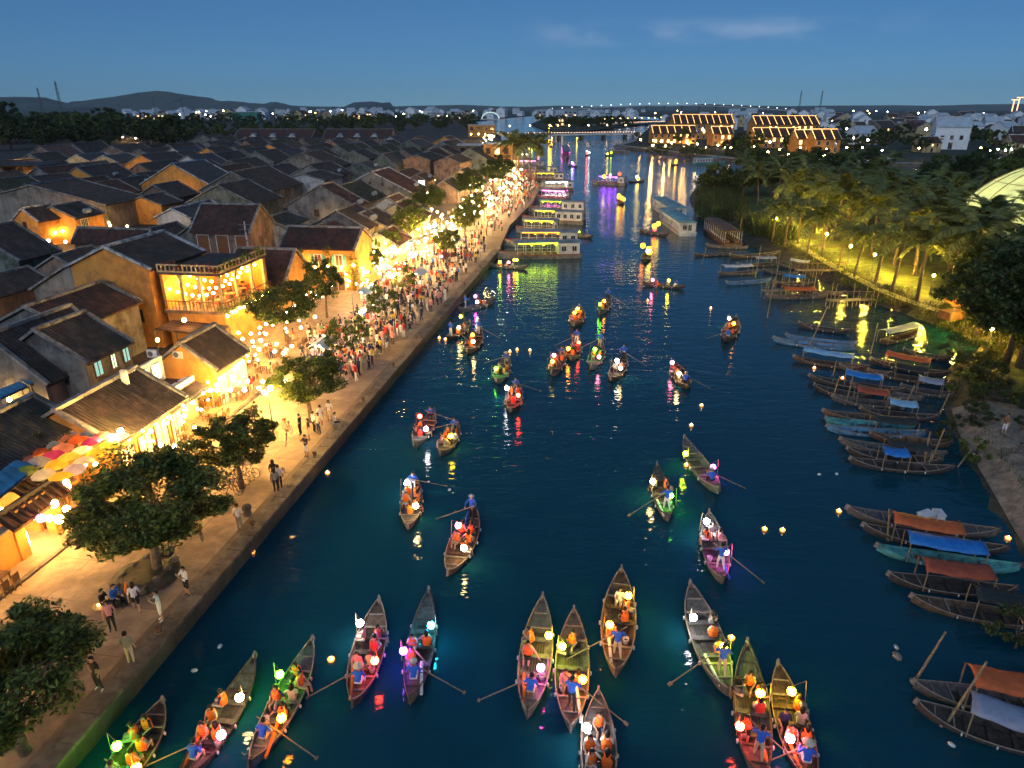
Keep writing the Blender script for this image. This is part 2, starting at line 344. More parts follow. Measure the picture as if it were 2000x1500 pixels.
def house(loc, rz, L, w, ze, zr, wall='grey', roof=0, label='', group=None, cope=None, base=1., pitch=.34, lift=.07, wins=(), name='tiled_house', vents=True, yo=.45):
    t = thing(name, label, 'house', loc, rz, group); wm = WALL[wall]; b0 = base - 1.0 - .1
    mb = MB(); za, zb = ze - base + .0, zr - base - .16
    za -= .12
    A = [(0, -w, b0), (0, w, b0), (0, w, za), (0, 0, zb), (0, -w, za)]; B = [(L, y, z) for _, y, z in A]
    mb.face(A[::-1]); mb.face(B)
    for i in range(5):
        j = (i + 1) % 5; mb.face([A[i], A[j], B[j], B[i]])
    mb.build('wall', wm, t)
    rf = ribbed_roof(L, w, ze - base, zr - base, pitch=pitch, lift=lift, seg=4 if lift else 1, yo=yo).build('roof', TILE[roof], t)
    cm = cope or COPING; sl = (zr - ze) / w
    MB().bar((-.2, 0, zr - base + .08), (L + .2, 0, zr - base + .08), .34, .26).build('ridge_cap', cm, rf)
    for x in (-.1, L + .1):
        for sg in (-1, 1):
            MB().bar((x, 0, zr - base + .06), (x, sg * (w + yo - .05), zr - base + .06 - sl * (w + yo - .05)), .3, .2).build('verge', cm, rf)
    for wd in wins:
        k, u, z = wd[0], wd[1], wd[2]; kw = wd[3] if len(wd) > 3 else {}
        o, out = {'g': ((0, u, z), (-1, 0)), 'f': ((u, -w, z), (0, -1)), 'b': ((u, w, z), (0, 1)), 'e': ((L, u, z), (1, 0))}[k]
        window(t, o, (out[0], out[1], 0), **kw)
    return t
OCC = []
def occ(s0, s1, d0, d1): OCC.append((s0, s1, d0, d1))
def gable(apex, eave, ze, far=None, L=None, wall='grey', roof=0, label='', group=None, **kw):
    """near gable given by the pixels of its apex and river-side eave corner; the eave height fixes the scale"""
    s_, d_ = psd(*eave, ze); ks = (s_ - 2.79) / (H - ze); k0 = (psd(*apex, 0)[0] - 2.79) / H
    zr = H - (H - ze) * ks / k0; sr, dr = psd(*apex, zr); w = dr - d_
    if far: L = psd(*far, zr)[0] - sr
    if w < 1.2 or L < 2 or zr - ze < .4: print('BAD gable', apex, 'zr %.1f w %.1f L %.1f' % (zr, w, L)); return None
    occ(sr, sr + L, dr - w, dr + w)
    if DEBUG: print('gable', apex, 's %.1f d %.1f zr %.1f w %.1f L %.1f' % (sr, dr, zr, w, L))
    return house(Q(sr, dr), ANG, L, w - .4, ze, zr, wall, roof, label, group, cope=kw.pop('cope', None), **kw)
DEBUG = False
W1 = dict(w=.9, h=1.3); OG = 'gabled houses of the old town'
# front rows by the river, then the lanes behind; each from its gable in view
hA = gable((69, 645), (173, 703), 5.6, far=(157, 609), roof=0, label='grey house with large low tiled roof and three bluish lit upper windows', wins=[('f', 1.2, 2.9, dict(w=.8, h=1.3, pane=glow('window_cyan', (.35, .8, .75), .5))), ('f', 2.9, 2.9, dict(w=.5, h=1.4, pane=glow('window_pale', (.6, .85, .6), 1.2))), ('f', 4.4, 2.9, dict(w=.7, h=1.3, pane=glow('window_cyan', (.35, .8, .75), .5))), ('g', -1.2, 2.6, dict(w=.9, h=.9))], pitch=.27)
hB = gable((110, 801), (228, 861), 4.2, far=(253, 719), roof=0, wall='ochre', label='long brown tiled shop roof whose eave runs above the lantern shopfront', pitch=.24, wins=[('f', 1.1 + 1.7 * i, .15, dict(w=1.2, h=2.1, frame=WOODM, pane=glow('shop_interior', (1, .58, .2), 1.8), bars=1)) for i in range(4)])
hC = gable((-130, 868), (-15, 921), 5.0, far=(0, 770), roof=2, wall='ochre', label='dark tiled house with row of pale eave tiles behind the hanging umbrellas', pitch=.24)
hE = gable((353, 670), (425, 716), 4.5, far=(414, 635), roof=0, wall='ochre', label='small brown tiled shop with fringed pale eave beside the planter terrace', pitch=.22, wins=[('f', .9 + 1.5 * i, .15, dict(w=1.1, h=2.2, frame=WHITE, pane=glow('shop_interior', (1, .58, .2), 1.8), bars=1)) for i in range(3)])
hG = gable((129, 520), (224, 569), 6.4, L=9, roof=0, label='dark grey gabled house next to the ochre gabled house with arched window', wins=[('g', .6, 3.4, dict(w=.7, h=.9))])
hY = gable((204, 483), (296, 523), 9.0, far=(308, 452), roof=0, wall='ochre', cope=COPE_W, label='ochre gabled house with white coping and arched blue window', wins=[('g', .4, 4.7, dict(w=1.2, h=1.7, pane=mat('pale_blue_pane', (.25, .35, .45), .3, .1, 2), bars=2)), ('g', -2.2, 2.6, dict(w=.8, h=1.2))])
hL = gable((-60, 450), (40, 506), 5.5, far=(26, 434), roof=0, wall='green', label='broad black tiled roof with mossy gable beside a red-lit yard')
h10 = gable((50, 600), (140, 640), 6.0, L=9, roof=1, label='low dark house tucked between two grey gables')
h3b = gable((-25, 655), (95, 742), 4.6, L=8, roof=0, wall='grey', label='dark tiled roof ending in a long blue sheet awning', pitch=.27)
gable((43, 408), (76, 430), 5.6, L=6, roof=0, wall='ochre', cope=COPE_W, label='floodlit ochre gable with small round-headed window', wins=[('g', .2, 3.2, dict(w=.6, h=1))])
gable((86, 418), (101, 430), 5.2, L=7, roof=0, wall='ochre', cope=COPE_W, label='narrow floodlit ochre gable joined to a wider one')
gable((100, 404), (150, 425), 5.4, L=7, roof=2, wall='ochre', label='ochre house with white barred window lit from the lane', wins=[('f', 2, 2, dict(w=1.5, h=1.8, frame=WHITE, bars=3))])
gable((60, 362), (208, 400), 6.0, far=(100, 349), roof=0, label='wide grey gabled house ending in a lit ochre balcony')
gable((336, 320), (415, 362), 5.6, L=14, roof=3, wall='ochre', cope=COPE_W, label='long ochre gable with pale coping among dark roofs')
gable((592, 340), (636, 352), 6.4, L=12, roof=2, wall='white', label='pale bluish white gable wall among dark roofs')
gable((623, 363), (698, 403), 5.6, far=(640, 356), L=None, roof=1, label='wide grey gable with ochre end wall beside the white gable', wins=[('g', 1, 2.5, W1)])
gable((451, 336), (525, 373), 5.8, L=18, roof=0, label='broad dark gable with brown coping')
gable((425, 362), (500, 398), 5.2, L=12, roof=0, wall='green', label='mossy grey gable in front of the broad dark gable')
gable((590, 299), (654, 326), 5.0, L=16, roof=0, label='dark gable below the long market roof')
gable((725, 336), (804, 375), 5.0, far=(737, 327), roof=1, label='largest grey gable with reddish roof and row of small vents', wins=[('g', 3, 5.3, dict(w=.4, h=.6)), ('g', .5, 5.6, dict(w=.5, h=.5)), ('g', -2.5, 5.3, dict(w=.4, h=.6))], cope=COPE_W)
gable((746, 301), (776, 324), 5.0, L=18, roof=3, wall='green', label='bluish grey gable behind the largest one')
gable((813, 303), (842, 313), 6.4, L=20, roof=2, wall='brick', label='left half of the tall twin gabled wall')
gable((872, 307), (900, 318), 6.4, L=20, roof=2, wall='brick', label='right half of the tall twin gabled wall')
gable((862, 277), (900, 298), 5.0, L=30, roof=0, label='gable with white coping beyond the twin gabled wall', cope=COPE_W)
gable((797, 275), (824, 288), 6, L=25, roof=3, wall='green', label='grey blue gable below the long red wall')
gable((898, 331), (930, 350), 4.6, L=10, roof=0, wall='cream', label='pale gable with a glowing orange window near the promenade', wins=[('g', -1.6, 2.0, dict(w=1.0, h=1.3, pane=glow('window_orange', (1, .3, .03), 3)))])
gable((865, 354), (897, 373), 4.2, L=10, roof=0, wall='brick', label='low brick gable hidden in trees by the promenade')
gable((812, 342), (836, 353), 5.2, L=9, roof=1, wall='brick', label='brick coloured gable with a bright white window', wins=[('g', -1.5, 2.2, dict(w=1.6, h=2, pane=glow('window_white', (1, .95, .85), 5)))])
gable((755, 386), (782, 400), 5.0, L=8, roof=1, wall='white', label='small whitish gable in front of the largest grey gable')
gable((771, 398), (822, 427), 4.4, L=8, roof=1, wall='cream', label='cream gable whose brown roof slopes down to the lantern street')
gable((702, 417), (757, 442), 4.6, L=8, roof=0, wall='cream', label='cream gabled house behind the yellow house with teal shutters')
gable((656, 412), (720, 446), 5.0, L=9, roof=0, label='dark stepped gable right behind the yellow house')
gable((625, 440), (662, 452), 6.0, L=5, roof=1, label='low gable pressed against the yellow house')
gable((515, 428), (560, 442), 6.8, L=8, roof=2, wall='white', label='weathered white wing with small square window', wins=[('g', -1, 2.5, dict(w=.6, h=.6))])
gable((335, 408), (375, 425), 5.6, L=12, roof=3, wall='white', cope=COPE_W, label='pale panelled gable behind the tall tiled house')
gable((149, 302), (180, 317), 5, L=14, roof=3, wall='cream', cope=COPE_W, label='cream gable with white coping, one of a pair')
gable((201, 304), (232, 317), 5, L=14, roof=3, wall='cream', cope=COPE_W, label='cream gable with white coping beside a dark doorway', wins=[('g', -1, 1, dict(w=1.2, h=2))])
gable((217, 285), (254, 302), 5, L=20, roof=0, wall='brick', label='tan gable behind the pair of cream gables')
gable((140, 280), (165, 297), 4.5, L=20, roof=2, label='grey gable behind the pair of cream gables')
gable((262, 340), (300, 358), 4.6, L=10, roof=2, wall='green', label='mossy gable in the lane below the long ochre gable')
gable((300, 362), (345, 385), 4.6, L=9, roof=0, wall='brick', label='dark roofed house above a glowing lane')
gable((275, 385), (318, 400), 5.0, L=7, roof=0, wall='ochre', label='small hipped shop glowing ochre in the lane')
gable((690, 295), (722, 310), 5, L=14, roof=2, wall='green', label='slate grey gable beyond the largest one')
gable((700, 318), (728, 330), 5.2, L=10, roof=3, wall='green', label='bluish gable squeezed behind the largest one')
# houses whose ridge runs across the lane (long roof slope faces the lens)
def crosshouse(rl, rr, el, ze, depth=None, label='', wall='white', roof=0, wins=(), **kw):
    s_, d_ = psd(*el, ze); kd = (d_ + 18.9) / (H - ze); k0 = (psd(*rl, 0)[1] + 18.9) / H
    zr = H - (H - ze) * kd / k0; sL, dL = psd(*rl, zr); sR, dR = psd(*rr, zr); w = sL - s_
    if DEBUG: print('cross', rl, 's %.1f d %.1f..%.1f zr %.1f w %.1f' % (sL, dR, dL, zr, w))
    occ(sL - w, sL + w, dR, dL)
    return house(Q((sL + sR) / 2, dR), ANG + PI / 2, dL - dR, w - .4, ze, zr, wall, roof, label, None, wins=wins, **kw)
shopdoor = dict(w=1.7, h=3.2, frame=WHITE, pane=mat('brown_shutter', (.2, .075, .03), .6, .2, 3), bars=0)
h14 = crosshouse((390, 399), (511, 399), (365, 450), 7.2, wall='brick', roof=1, label='tall tiled house with three tall brown shuttered bays', wins=[('b', 1.4, 2.2, shopdoor), ('b', 4.3, 2.2, shopdoor), ('b', 7.2, 2.2, shopdoor)], pitch=.3)
h15 = crosshouse((150, 446), (297, 448), (136, 470), 5.5, wall='cream', roof=1, label='long tiled house with pale lit balcony strip under its eave', pitch=.3)
TW = dict(w=.85, h=1.35, frame=WHITE, shutters=TEAL, pane=mat('red_brown_pane', (.16, .05, .02), .5, .2, 3))
def across(s_front, half, d0, d1, ze, zr, label, **kw):
    occ(s_front, s_front + 2 * half, d0, d1); return house(Q(s_front + half, d0), ANG + PI / 2, d1 - d0, half, ze, zr, kw.pop('wall', 'ochre'), kw.pop('roof', 1), label, None, **kw)
h16 = across(85.3, 3.2, 13.4, 23.3, 6.7, 8.6, wall='ochre', roof=1, label='yellow house with teal shutters and climbing vines', wins=[('b', 2.2, 3.3, TW), ('b', 5.0, 3.3, TW), ('b', 7.9, 3.3, TW), ('b', 2.6, .1, dict(w=1.9, h=2.5, frame=WHITE, pane=WOODM, bars=1))], pitch=.26)
hip = across(71.6, 3.8, 16.6, 23.5, 5.0, 8.2, wall='ochre', roof=1, label='red-brown tiled hall between lantern balcony and yellow house', pitch=.26)
# lower roof planes, awnings, parapets
def awning(pts, m, label, name='awning', group=None, th=.05):
    """tilted sheet through four world points, with posts"""
    p = [Vector(x) for x in pts]; c = sum(p, Vector()) / 4; base = Vector((c.x, c.y, 1.0))
    t = thing(name, label, 'awning', base, 0, group); mb = MB(); q = [x - base for x in p]; n = 10; top = []
    for i in range(n + 1):
        f = i / n; top.append((q[0].lerp(q[1], f) + Vector((0, 0, .035 * (i % 2))), q[3].lerp(q[2], f) + Vector((0, 0, .035 * (i % 2)))))
    for (a, b), (c_, d) in zip(top, top[1:]):
        mb.face([a, c_, d, b]); dz = Vector((0, 0, th + .05)); mb.face([b - dz, d - dz, c_ - dz, a - dz])
    mb.build('sheet', m, t)
    for a, b in ((q[0], q[1]), (q[3], q[2])): MB().bar(a - Vector((0, 0, .1)), b - Vector((0, 0, .1)), .07, .07).build('beam', STEEL, t)
    for a in q: MB().bar((a.x, a.y, 0), a - Vector((0, 0, .12)), .07, .07).build('post', STEEL, t)
    return t
BLUE = mat('blue_sheet', (.07, .26, .42), .5, .2, 2, dirt=(.05, .16, .25))
awning([Q(*psd(-20, 985, 4.6), 4.6), Q(*psd(80, 905, 4.6), 4.6), Q(*psd(30, 899, 4.9), 4.9), Q(*psd(-40, 950, 4.9), 4.9)], BLUE, 'bright blue sheet awning over the gate house yard')
awning([Q(*psd(0, 778, 4.3), 4.3), Q(*psd(55, 753, 4.3), 4.3), Q(*psd(38, 745, 4.5), 4.5), Q(*psd(-20, 768, 4.5), 4.5)], BLUE, 'short blue sheet awning piece left of the dark beam')
awning([Q(*psd(60, 750, 4.3), 4.3), Q(*psd(128, 712, 4.3), 4.3), Q(*psd(105, 706, 4.5), 4.5), Q(*psd(38, 741, 4.5), 4.5)], BLUE, 'longer blue sheet awning over the lamplit yard')
awning([Q(*psd(258, 578, 5.2), 5.2), Q(*psd(272, 562, 5.2), 5.2), Q(*psd(248, 558, 5.6), 5.6), Q(*psd(226, 572, 5.6), 5.6)], mat('lilac_sheet', (.32, .33, .45), .5, .15, 3), 'pale lilac sheet roof on a rear balcony')
REDAWN = mat('maroon_canvas', (.19, .035, .035), .8, .2, 3)
awning([Q(*psd(548, 572, 4.2), 4.2), Q(*psd(610, 545, 4.2), 4.2), Q(*psd(596, 534, 5), 5), Q(*psd(525, 560, 5), 5)], REDAWN, 'maroon canvas awning below the red-brown tiled hall')
awning([Q(*psd(505, 585, 4.4), 4.4), Q(*psd(545, 570, 4.4), 4.4), Q(*psd(530, 560, 4.9), 4.9), Q(*psd(495, 573, 4.9), 4.9)], REDAWN, 'small maroon canvas awning beside the lantern balcony')
# lantern balcony: open upper floor, columns, parapet with plants
b0 = Q(61.6, 17.8, 1.0); bal = thing('lantern_balcony_house', 'open upper floor restaurant hung with rows of glowing lanterns', 'restaurant', b0, ANG)
occ(61, 71, 17, 24)
ORW = mat('orange_wall', (.5, .2, .04), .8, .2, 1.5, .2)
MB().box(0, 9, 0, 6, -.1, 3.55).build('wall', WALL['ochre'], bal); MB().box(-.25, 9.2, -.35, 6.1, 3.56, 3.85).build('floor_slab', WALL['brick'], bal)
MB().box(8.8, 9.1, 0, 6, 3.86, 7.3).box(0, 8.79, 5.8, 6.1, 3.86, 7.3).build('wall', ORW, bal)
for x, y in ((.1, .1), (.1, 2.1), (.1, 4.0), (3, .1), (6, .1), (8.6, .1)):
    MB().box(x - .13, x + .13, y - .13, y + .13, 3.86, 7.3).box(x - .2, x + .2, y - .2, y + .2, 7.0, 7.29).build('column', WALL['cream'], bal)
MB().box(-.2, 9.2, -.2, 6.2, 7.31, 7.55).build('roof_slab', TILE[0], bal)
for a, b in (((-.1, -.1), (9.1, -.1)), ((-.1, 6.1), (-.1, -.1))):
    p = MB().bar((a[0], a[1], 8.25), (b[0], b[1], 8.25), .2, .12).bar((a[0], a[1], 7.62), (b[0], b[1], 7.62), .22, .14).build('parapet', WALL['cream'], bal)
    n = 14
    for i in range(n + 1):
        f = i / n; MB().box(a[0] + (b[0] - a[0]) * f - .06, a[0] + (b[0] - a[0]) * f + .06, a[1] + (b[1] - a[1]) * f - .06, a[1] + (b[1] - a[1]) * f + .06, 7.69, 8.19).build('baluster', WALL['cream'], p)
for a, b in (((0, -.3), (9.1, -.3)), ((-.2, 5.9), (-.2, -.3))):
    rl = MB().bar((a[0], a[1], 4.75), (b[0], b[1], 4.75), .08, .08).build('railing', WOODM, bal)
    for i in range(18): f = i / 17; MB().box(a[0] + (b[0] - a[0]) * f - .025, a[0] + (b[0] - a[0]) * f + .025, a[1] + (b[1] - a[1]) * f - .025, a[1] + (b[1] - a[1]) * f + .025, 3.86, 4.71).build('baluster', WOODM, rl)
for i, (x, y) in enumerate(((1.5, 1.2), (1.5, 3.2), (3.8, 1.4), (3.8, 3.6), (6, 1.3), (6, 3.8), (7.7, 2))):
    p = Q(61.6 + x, 17.8 + y, 4.86); t = thing('dining_table', 'cloth covered dining table set under the balcony lanterns', 'table', p, ANG, 'dining tables on the lantern balcony')
    MB().lathe([(0, .76), (.5, .76), (.52, .7), (.48, .5), (.47, .35)], 12).build('tablecloth', flat((.55, .1, .04)), t); MB().lathe([(.06, 0), (.04, .1), (.04, .7)], 6).lathe([(0, .02), (.25, .02), (.25, 0)], 8).build('pedestal', WOOD, t)
    for k in range(4):
        a = k * PI / 2 + .5; c = thing('dining_chair', 'dark wooden chair drawn up to a balcony dining table', 'chair', p + Vector((.85 * math.cos(a), .85 * math.sin(a), 0)), a + PI / 2, 'chairs on the lantern balcony')
        MB().box(-.2, .2, -.2, .2, .42, .46).build('seat', WOOD, c); MB().box(-.2, .2, -.22, -.18, .5, .9).build('backrest', WOOD, c)
        for lx in (-.17, .17):
            for ly in (-.17, .17): MB().box(lx - .02, lx + .02, ly - .02, ly + .02, 0, .42).build('leg', WOOD, c)
# red tiled low terrace roof in front of the balcony
awning([Q(58.2, 17.2, 3.6), Q(61.2, 17.2, 3.6), Q(61.2, 23, 3.9), Q(58.2, 23, 3.9)], TILE[1], 'flat reddish terrace roof glowing below the lantern balcony', name='terrace_roof')
# planter terrace between the two front roofs
pt = thing('planter_terrace', 'low shop with white parapet, planters and lit upper windows', 'shop', Q(41.6, 11.6, 1.0), ANG); occ(41, 47, 11, 16)
MB().box(0, 4.6, 0, 5, -.1, 3.0).build('wall', WALL['cream'], pt); MB().box(-.1, 4.7, -.1, 5, 3.01, 3.15).build('terrace_floor', TILE[1], pt)
MB().box(-.05, 4.65, -.1, .1, 3.16, 3.55).build('parapet', WHITE, pt); MB().box(0, 4.6, 2.2, 2.4, 3.16, 5.0).build('wall', WHITE, pt)
for i in range(3): window(pt, (.9 + i * 1.4, 2.2, 3.5), (0, -1, 0), w=.9, h=1.1, frame=WHITE, pane=glow('window_warm', (1, .75, .4), 5))
for i in range(4):
    o = MB().box(-.4, .4, -.15, .15, 0, .3).build('planter', WHITE, pt, loc=(.7 + i * 1.1, .4, 3.16))
MB().box(-.12, .12, 1.6, 2.0, 3.16, 5.6).build('pillar', WHITE, pt)
awning([Q(41.6, 10.4, 3.6), Q(46.4, 10.4, 3.6), Q(46.4, 11.7, 4.1), Q(41.6, 11.7, 4.1)], TILE[0], 'narrow tiled lean-to above the shop pavement', name='lean_to_roof')
# gate house with miniature tiled gate roof
gt = thing('gate_house', 'yellow gate house with miniature tiled gate roof and garden wall', 'gate', Q(25.2, 10.4, 1.12), ANG); occ(20, 34, 9.5, 16)
MB().box(-8, 3.2, .3, .65, -.1, 2.0).build('garden_wall', WALL['ochre'], gt); MB().box(-8.1, 3.3, .2, .75, 2.0, 2.12).build('wall_cap', COPING, gt)
for x in (3.4, 5.8): MB().box(x - .3, x + .3, .2, .8, -.1, 2.15).build('gate_post', WALL['ochre'], gt)
MB().box(3.1, 6.1, .1, .9, 2.15, 2.4).box(3.5, 5.7, .25, .75, 2.4, 2.75).build('lintel', WALL['ochre'], gt)
gr = ribbed_roof(3.6, .6, 3.5, 3.95, pitch=.42, lift=.12, yo=.25); o = gr.build('gate_roof', TILE[1], gt, loc=(2.8, .5, -1.1))
MB().bar((2.6, .5, 2.95), (6.6, .5, 2.95), .16, .26).bar((2.6, .5, 3.0), (2.3, .5, 3.3), .14, .2).bar((6.6, .5, 3.0), (6.9, .5, 3.3), .14, .2).build('ridge_ornament', TILE[2], gt)
gr = ribbed_roof(2.6, 1.2, 2.0, 2.8, pitch=.36, lift=.12); gr.build('porch_roof', TILE[1], gt, loc=(5.6, 2.6, .2))
MB().box(5.6, 7.8, 1.3, 3.4, -.1, 2.4).build('porch_wall', WALL['ochre'], gt)
for x in (6.2, 7.2): window(gt, (x, 1.3, .2), (0, -1, 0), w=.7, h=1.8, frame=WOODM, pane=WOOD)
MB().box(-8, 12, 4.5, 5, -.1, 2.6).build('back_wall', WALL['ochre'], gt)
# random infill: lower houses wherever the lanes are still empty
G0 = 'tiled houses filling the old town lanes'
LB = {('grey', 0): 'weathered grey house with dark brown tiled roof in the old town lanes', ('grey', 1): 'weathered grey house with reddish tiled roof in the old town lanes', ('green', 2): 'mossy walled house with grey tiled roof in the old town lanes', ('white', 3): 'whitewashed house with slate tiled roof in the old town lanes', ('brick', 0): 'tan plaster house with dark brown tiled roof in the old town lanes', ('cream', 1): 'cream plaster house with reddish tiled roof in the old town lanes', ('ochre', 0): 'ochre plaster house with dark tiled roof in the old town lanes', ('grey', 4): 'weathered grey house with mossy tiled roof in the old town lanes', ('brick', 5): 'tan plaster house with rusty patched roof in the old town lanes'}
keys = [('grey', 0), ('grey', 0), ('grey', 1), ('green', 2), ('white', 3), ('brick', 0), ('cream', 1), ('ochre', 0), ('green', 2), ('grey', 4), ('brick', 5), ('grey', 4)]
occ(88, 105, 58, 90); occ(8, 36.5, 9, 24); cnt = 0; s = 20.
while s < 385:
    step = 9.5 if s < 110 else 15 if s < 170 else 21; d = (12.5 if s < 110 else 19 + (s - 110) * .06)
    if s > 300: d += 30
    while d < (45 + s * .62 if s < 300 else 45 + s * .42):
        L = step * rnd(.66, .92); w = rnd(2.8, 4.1) if s < 110 else rnd(4.6, 6.8) if s < 200 else rnd(6, 8.5); c = (s + rnd(-1, 1), d + w)
        x, y, dep = proj(Q(c[0], c[1], 6))
        if x > -60 and not any(c[0] < b_[1] + .4 and c[0] + L > b_[0] - .4 and c[1] - w < b_[3] + .4 and c[1] + w > b_[2] - .4 for b_ in OCC):
            ze = rnd(3.4, 4.6) if s < 110 else rnd(3.8, 5.4); k = R.choice(keys); zr = ze + w * rnd(.44, .54); far = s > 170
            if not (24 < s < 36 and d < 22) and not (55 < s < 80 and d < 30):
                occ(c[0], c[0] + L, c[1] - w, c[1] + w)
                house(Q(*c), ANG + rnd(-.03, .03), L, w - .35, ze, zr, k[0], k[1], LB[k], G0, pitch=.34 if not far else .6, lift=.07 if not far else .08); cnt += 1
        d += 2 * w + rnd(.3, 1.6)
    s += step + (rnd(0, 1.5) if int(s / step) % 3 else 3.5)
print('infill houses', cnt)
# long market hall roofs far behind
for a, b, y, nm in ((470, 618, 268, 'first'), (640, 770, 268, 'second')):
    p0 = at(a, y, 7.0); p1 = at(b, y, 7.0); L = (p1 - p0).length
    t = house((p0.x, p0.y, 1), 0, L, 11, 7, 11.5, 'brick', 1, 'long red market hall with %s' % ('small white gable dormers and a lit end' if nm == 'first' else 'three pale gabled dormers'), pitch=1.2, lift=.1, name='market_hall')
    for i in range(3):
        x = L * (.25 + .25 * i); MB().face([(x - 2.2, -11.2, 6.4), (x + 2.2, -11.2, 6.4), (x, -11.2, 8.6)]).face([(x - 2.2, -11.2, 6.4), (x, -11.2, 8.6), (x, -4, 8.6)]).face([(x + 2.2, -11.2, 6.4), (x, -4, 8.6), (x, -11.2, 8.6)]).build('dormer', WALL['white'], t)
    for i in range(10): MB().box(L * i / 10 - .15, L * i / 10 + .15, -11.5, -11.02, 0, 6).build('pilaster', COPE_W, t)
# ---------------------------------------------------------------- people: one continuous skinned body per pose, clothes by face zone
SKIN = mat('skin', (.42, .25, .17), .6, .08, 6); HAIR = mat('black_hair', (.012, .01, .009), .5, .1, 9); SHOE = mat('shoe', (.05, .045, .045), .6, .1, 9)
SHOEW = mat('white_shoe', (.6, .6, .58), .6, .1, 9)
def pose_mesh(name, J):
    """J: name -> (pos, radius, zone of the bone that ends here, parent)"""
    ks = list(J); ix = {k: i for i, k in enumerate(ks)}
    me = bpy.data.meshes.new(name); me.from_pydata([J[k][0] for k in ks], [(ix[J[k][3]], ix[k]) for k in ks if J[k][3]], [])
    o = bpy.data.objects.new(name, me); COL.objects.link(o); md = o.modifiers.new('s', 'SKIN'); md.use_smooth_shade = True
    for i, k in enumerate(ks):
        sv = me.skin_vertices[0].data[i]; r = J[k][1]; sv.radius = r if isinstance(r, tuple) else (r, r); sv.use_root = (k == 'pel')
    o.modifiers.new('u', 'SUBSURF').levels = 1
    dg = bpy.context.evaluated_depsgraph_get(); out = bpy.data.meshes.new_from_object(o.evaluated_get(dg)); out.name = name
    bpy.data.objects.remove(o)
    seg = [(Vector(J[J[k][3]][0]), Vector(J[k][0]), J[k][2]) for k in ks if J[k][3]]
    mi = []
    for p in out.polygons:
        c = p.center; best = None
        for a, b, z in seg:
            ab = b - a; t = max(0, min(1, (c - a).dot(ab) / ab.length_squared)); dd = (a + ab * t - c).length
            if best is None or dd < best[0]: best = (dd, z)
        mi.append(best[1])
    v = [x.co.copy() for x in out.vertices]; f = [tuple(p.vertices) for p in out.polygons]
    mb = MB(); mb.v = [tuple(x) for x in v]; mb.f = f; mb.m = mi
    for sd_ in 'LR':   # five separate fingers on each palm, thumb from the side
        h = Vector(J['hand' + sd_][0]); w = Vector(J['wri' + sd_][0]); d = (h - w).normalized(); sdv = d.cross(Vector((0, 1, 0)) if abs(d.y) < .8 else Vector((0, 0, 1))).normalized(); cu = d.cross(sdv)
        for i, l in enumerate((.075, .085, .08, .06)):
            a = h + sdv * (i - 1.5) * .02; m_ = a + d * l * .6 + cu * .01; mb.tube([a, m_, m_ + d * l * .35 + cu * .03], [.010, .009, .006], 4, 0)
        a = w.lerp(h, .5) + sdv * .035; mb.tube([a, a + sdv * .035 + d * .03, a + sdv * .04 + d * .065], [.012, .010, .007], 4, 0)
    hd = Vector(J['head'][0]); fy = Vector(J['top'][0]) - Vector(J['neck'][0]); fw = Vector((0, 1, 0)); mb.tube([hd + fw * .085 + Vector((0, 0, .02)), hd + fw * .115 + Vector((0, 0, -.02))], [.008, .016], 4, 0)
    for sx in (-1, 1):
        mb.ball(hd + Vector((sx * .088, -.01, -.005)), .03, 5, 4, 0, (.4, .7, 1)); mb.ball(hd + Vector((sx * .035, .088, .02)), .011, 4, 3, 3)
    out = mb.mesh(name, [SKIN] * 6, True); return out
def base_pose(**ov):
    J = {'pel': ((0, 0, .93), (.145, .105), 2, None), 'spi': ((0, -.01, 1.1), (.135, .1), 1, 'pel'), 'che': ((0, -.01, 1.3), (.155, .11), 1, 'spi'), 'neb': ((0, -.01, 1.43), (.075, .065), 1, 'che'),
         'neck': ((0, .0, 1.5), .052, 0, 'neb'), 'head': ((0, .02, 1.61), (.088, .098), 0, 'neck'), 'top': ((0, .01, 1.7), (.06, .07), 0, 'head')}
    for s_, k in ((-1, 'L'), (1, 'R')):
        J['sho' + k] = ((s_ * .17, -.01, 1.39), .066, 1, 'che'); J['elb' + k] = ((s_ * .235, -.03, 1.12), .046, 1, 'sho' + k); J['wri' + k] = ((s_ * .245, .06, .9), .034, 5, 'elb' + k); J['hand' + k] = ((s_ * .245, .09, .83), (.038, .024), 0, 'wri' + k)
        J['hip' + k] = ((s_ * .085, 0, .86), .1, 2, 'pel'); J['kne' + k] = ((s_ * .095, .02, .48), .066, 2, 'hip' + k); J['ank' + k] = ((s_ * .1, -.02, .1), .044, 4, 'kne' + k); J['toe' + k] = ((s_ * .115, .13, .04), .036, 3, 'ank' + k)
    for k, p in ov.items(): J[k] = (p,) + J[k][1:]
    return J
def shift(J, keys, d): return {k: ((J[k][0][0] + d[0], J[k][0][1] + d[1], J[k][0][2] + d[2]),) + J[k][1:] if k in keys else J[k] for k in J}
UP = ['spi', 'che', 'neb', 'neck', 'head', 'top', 'shoL', 'elbL', 'wriL', 'handL', 'shoR', 'elbR', 'wriR', 'handR']
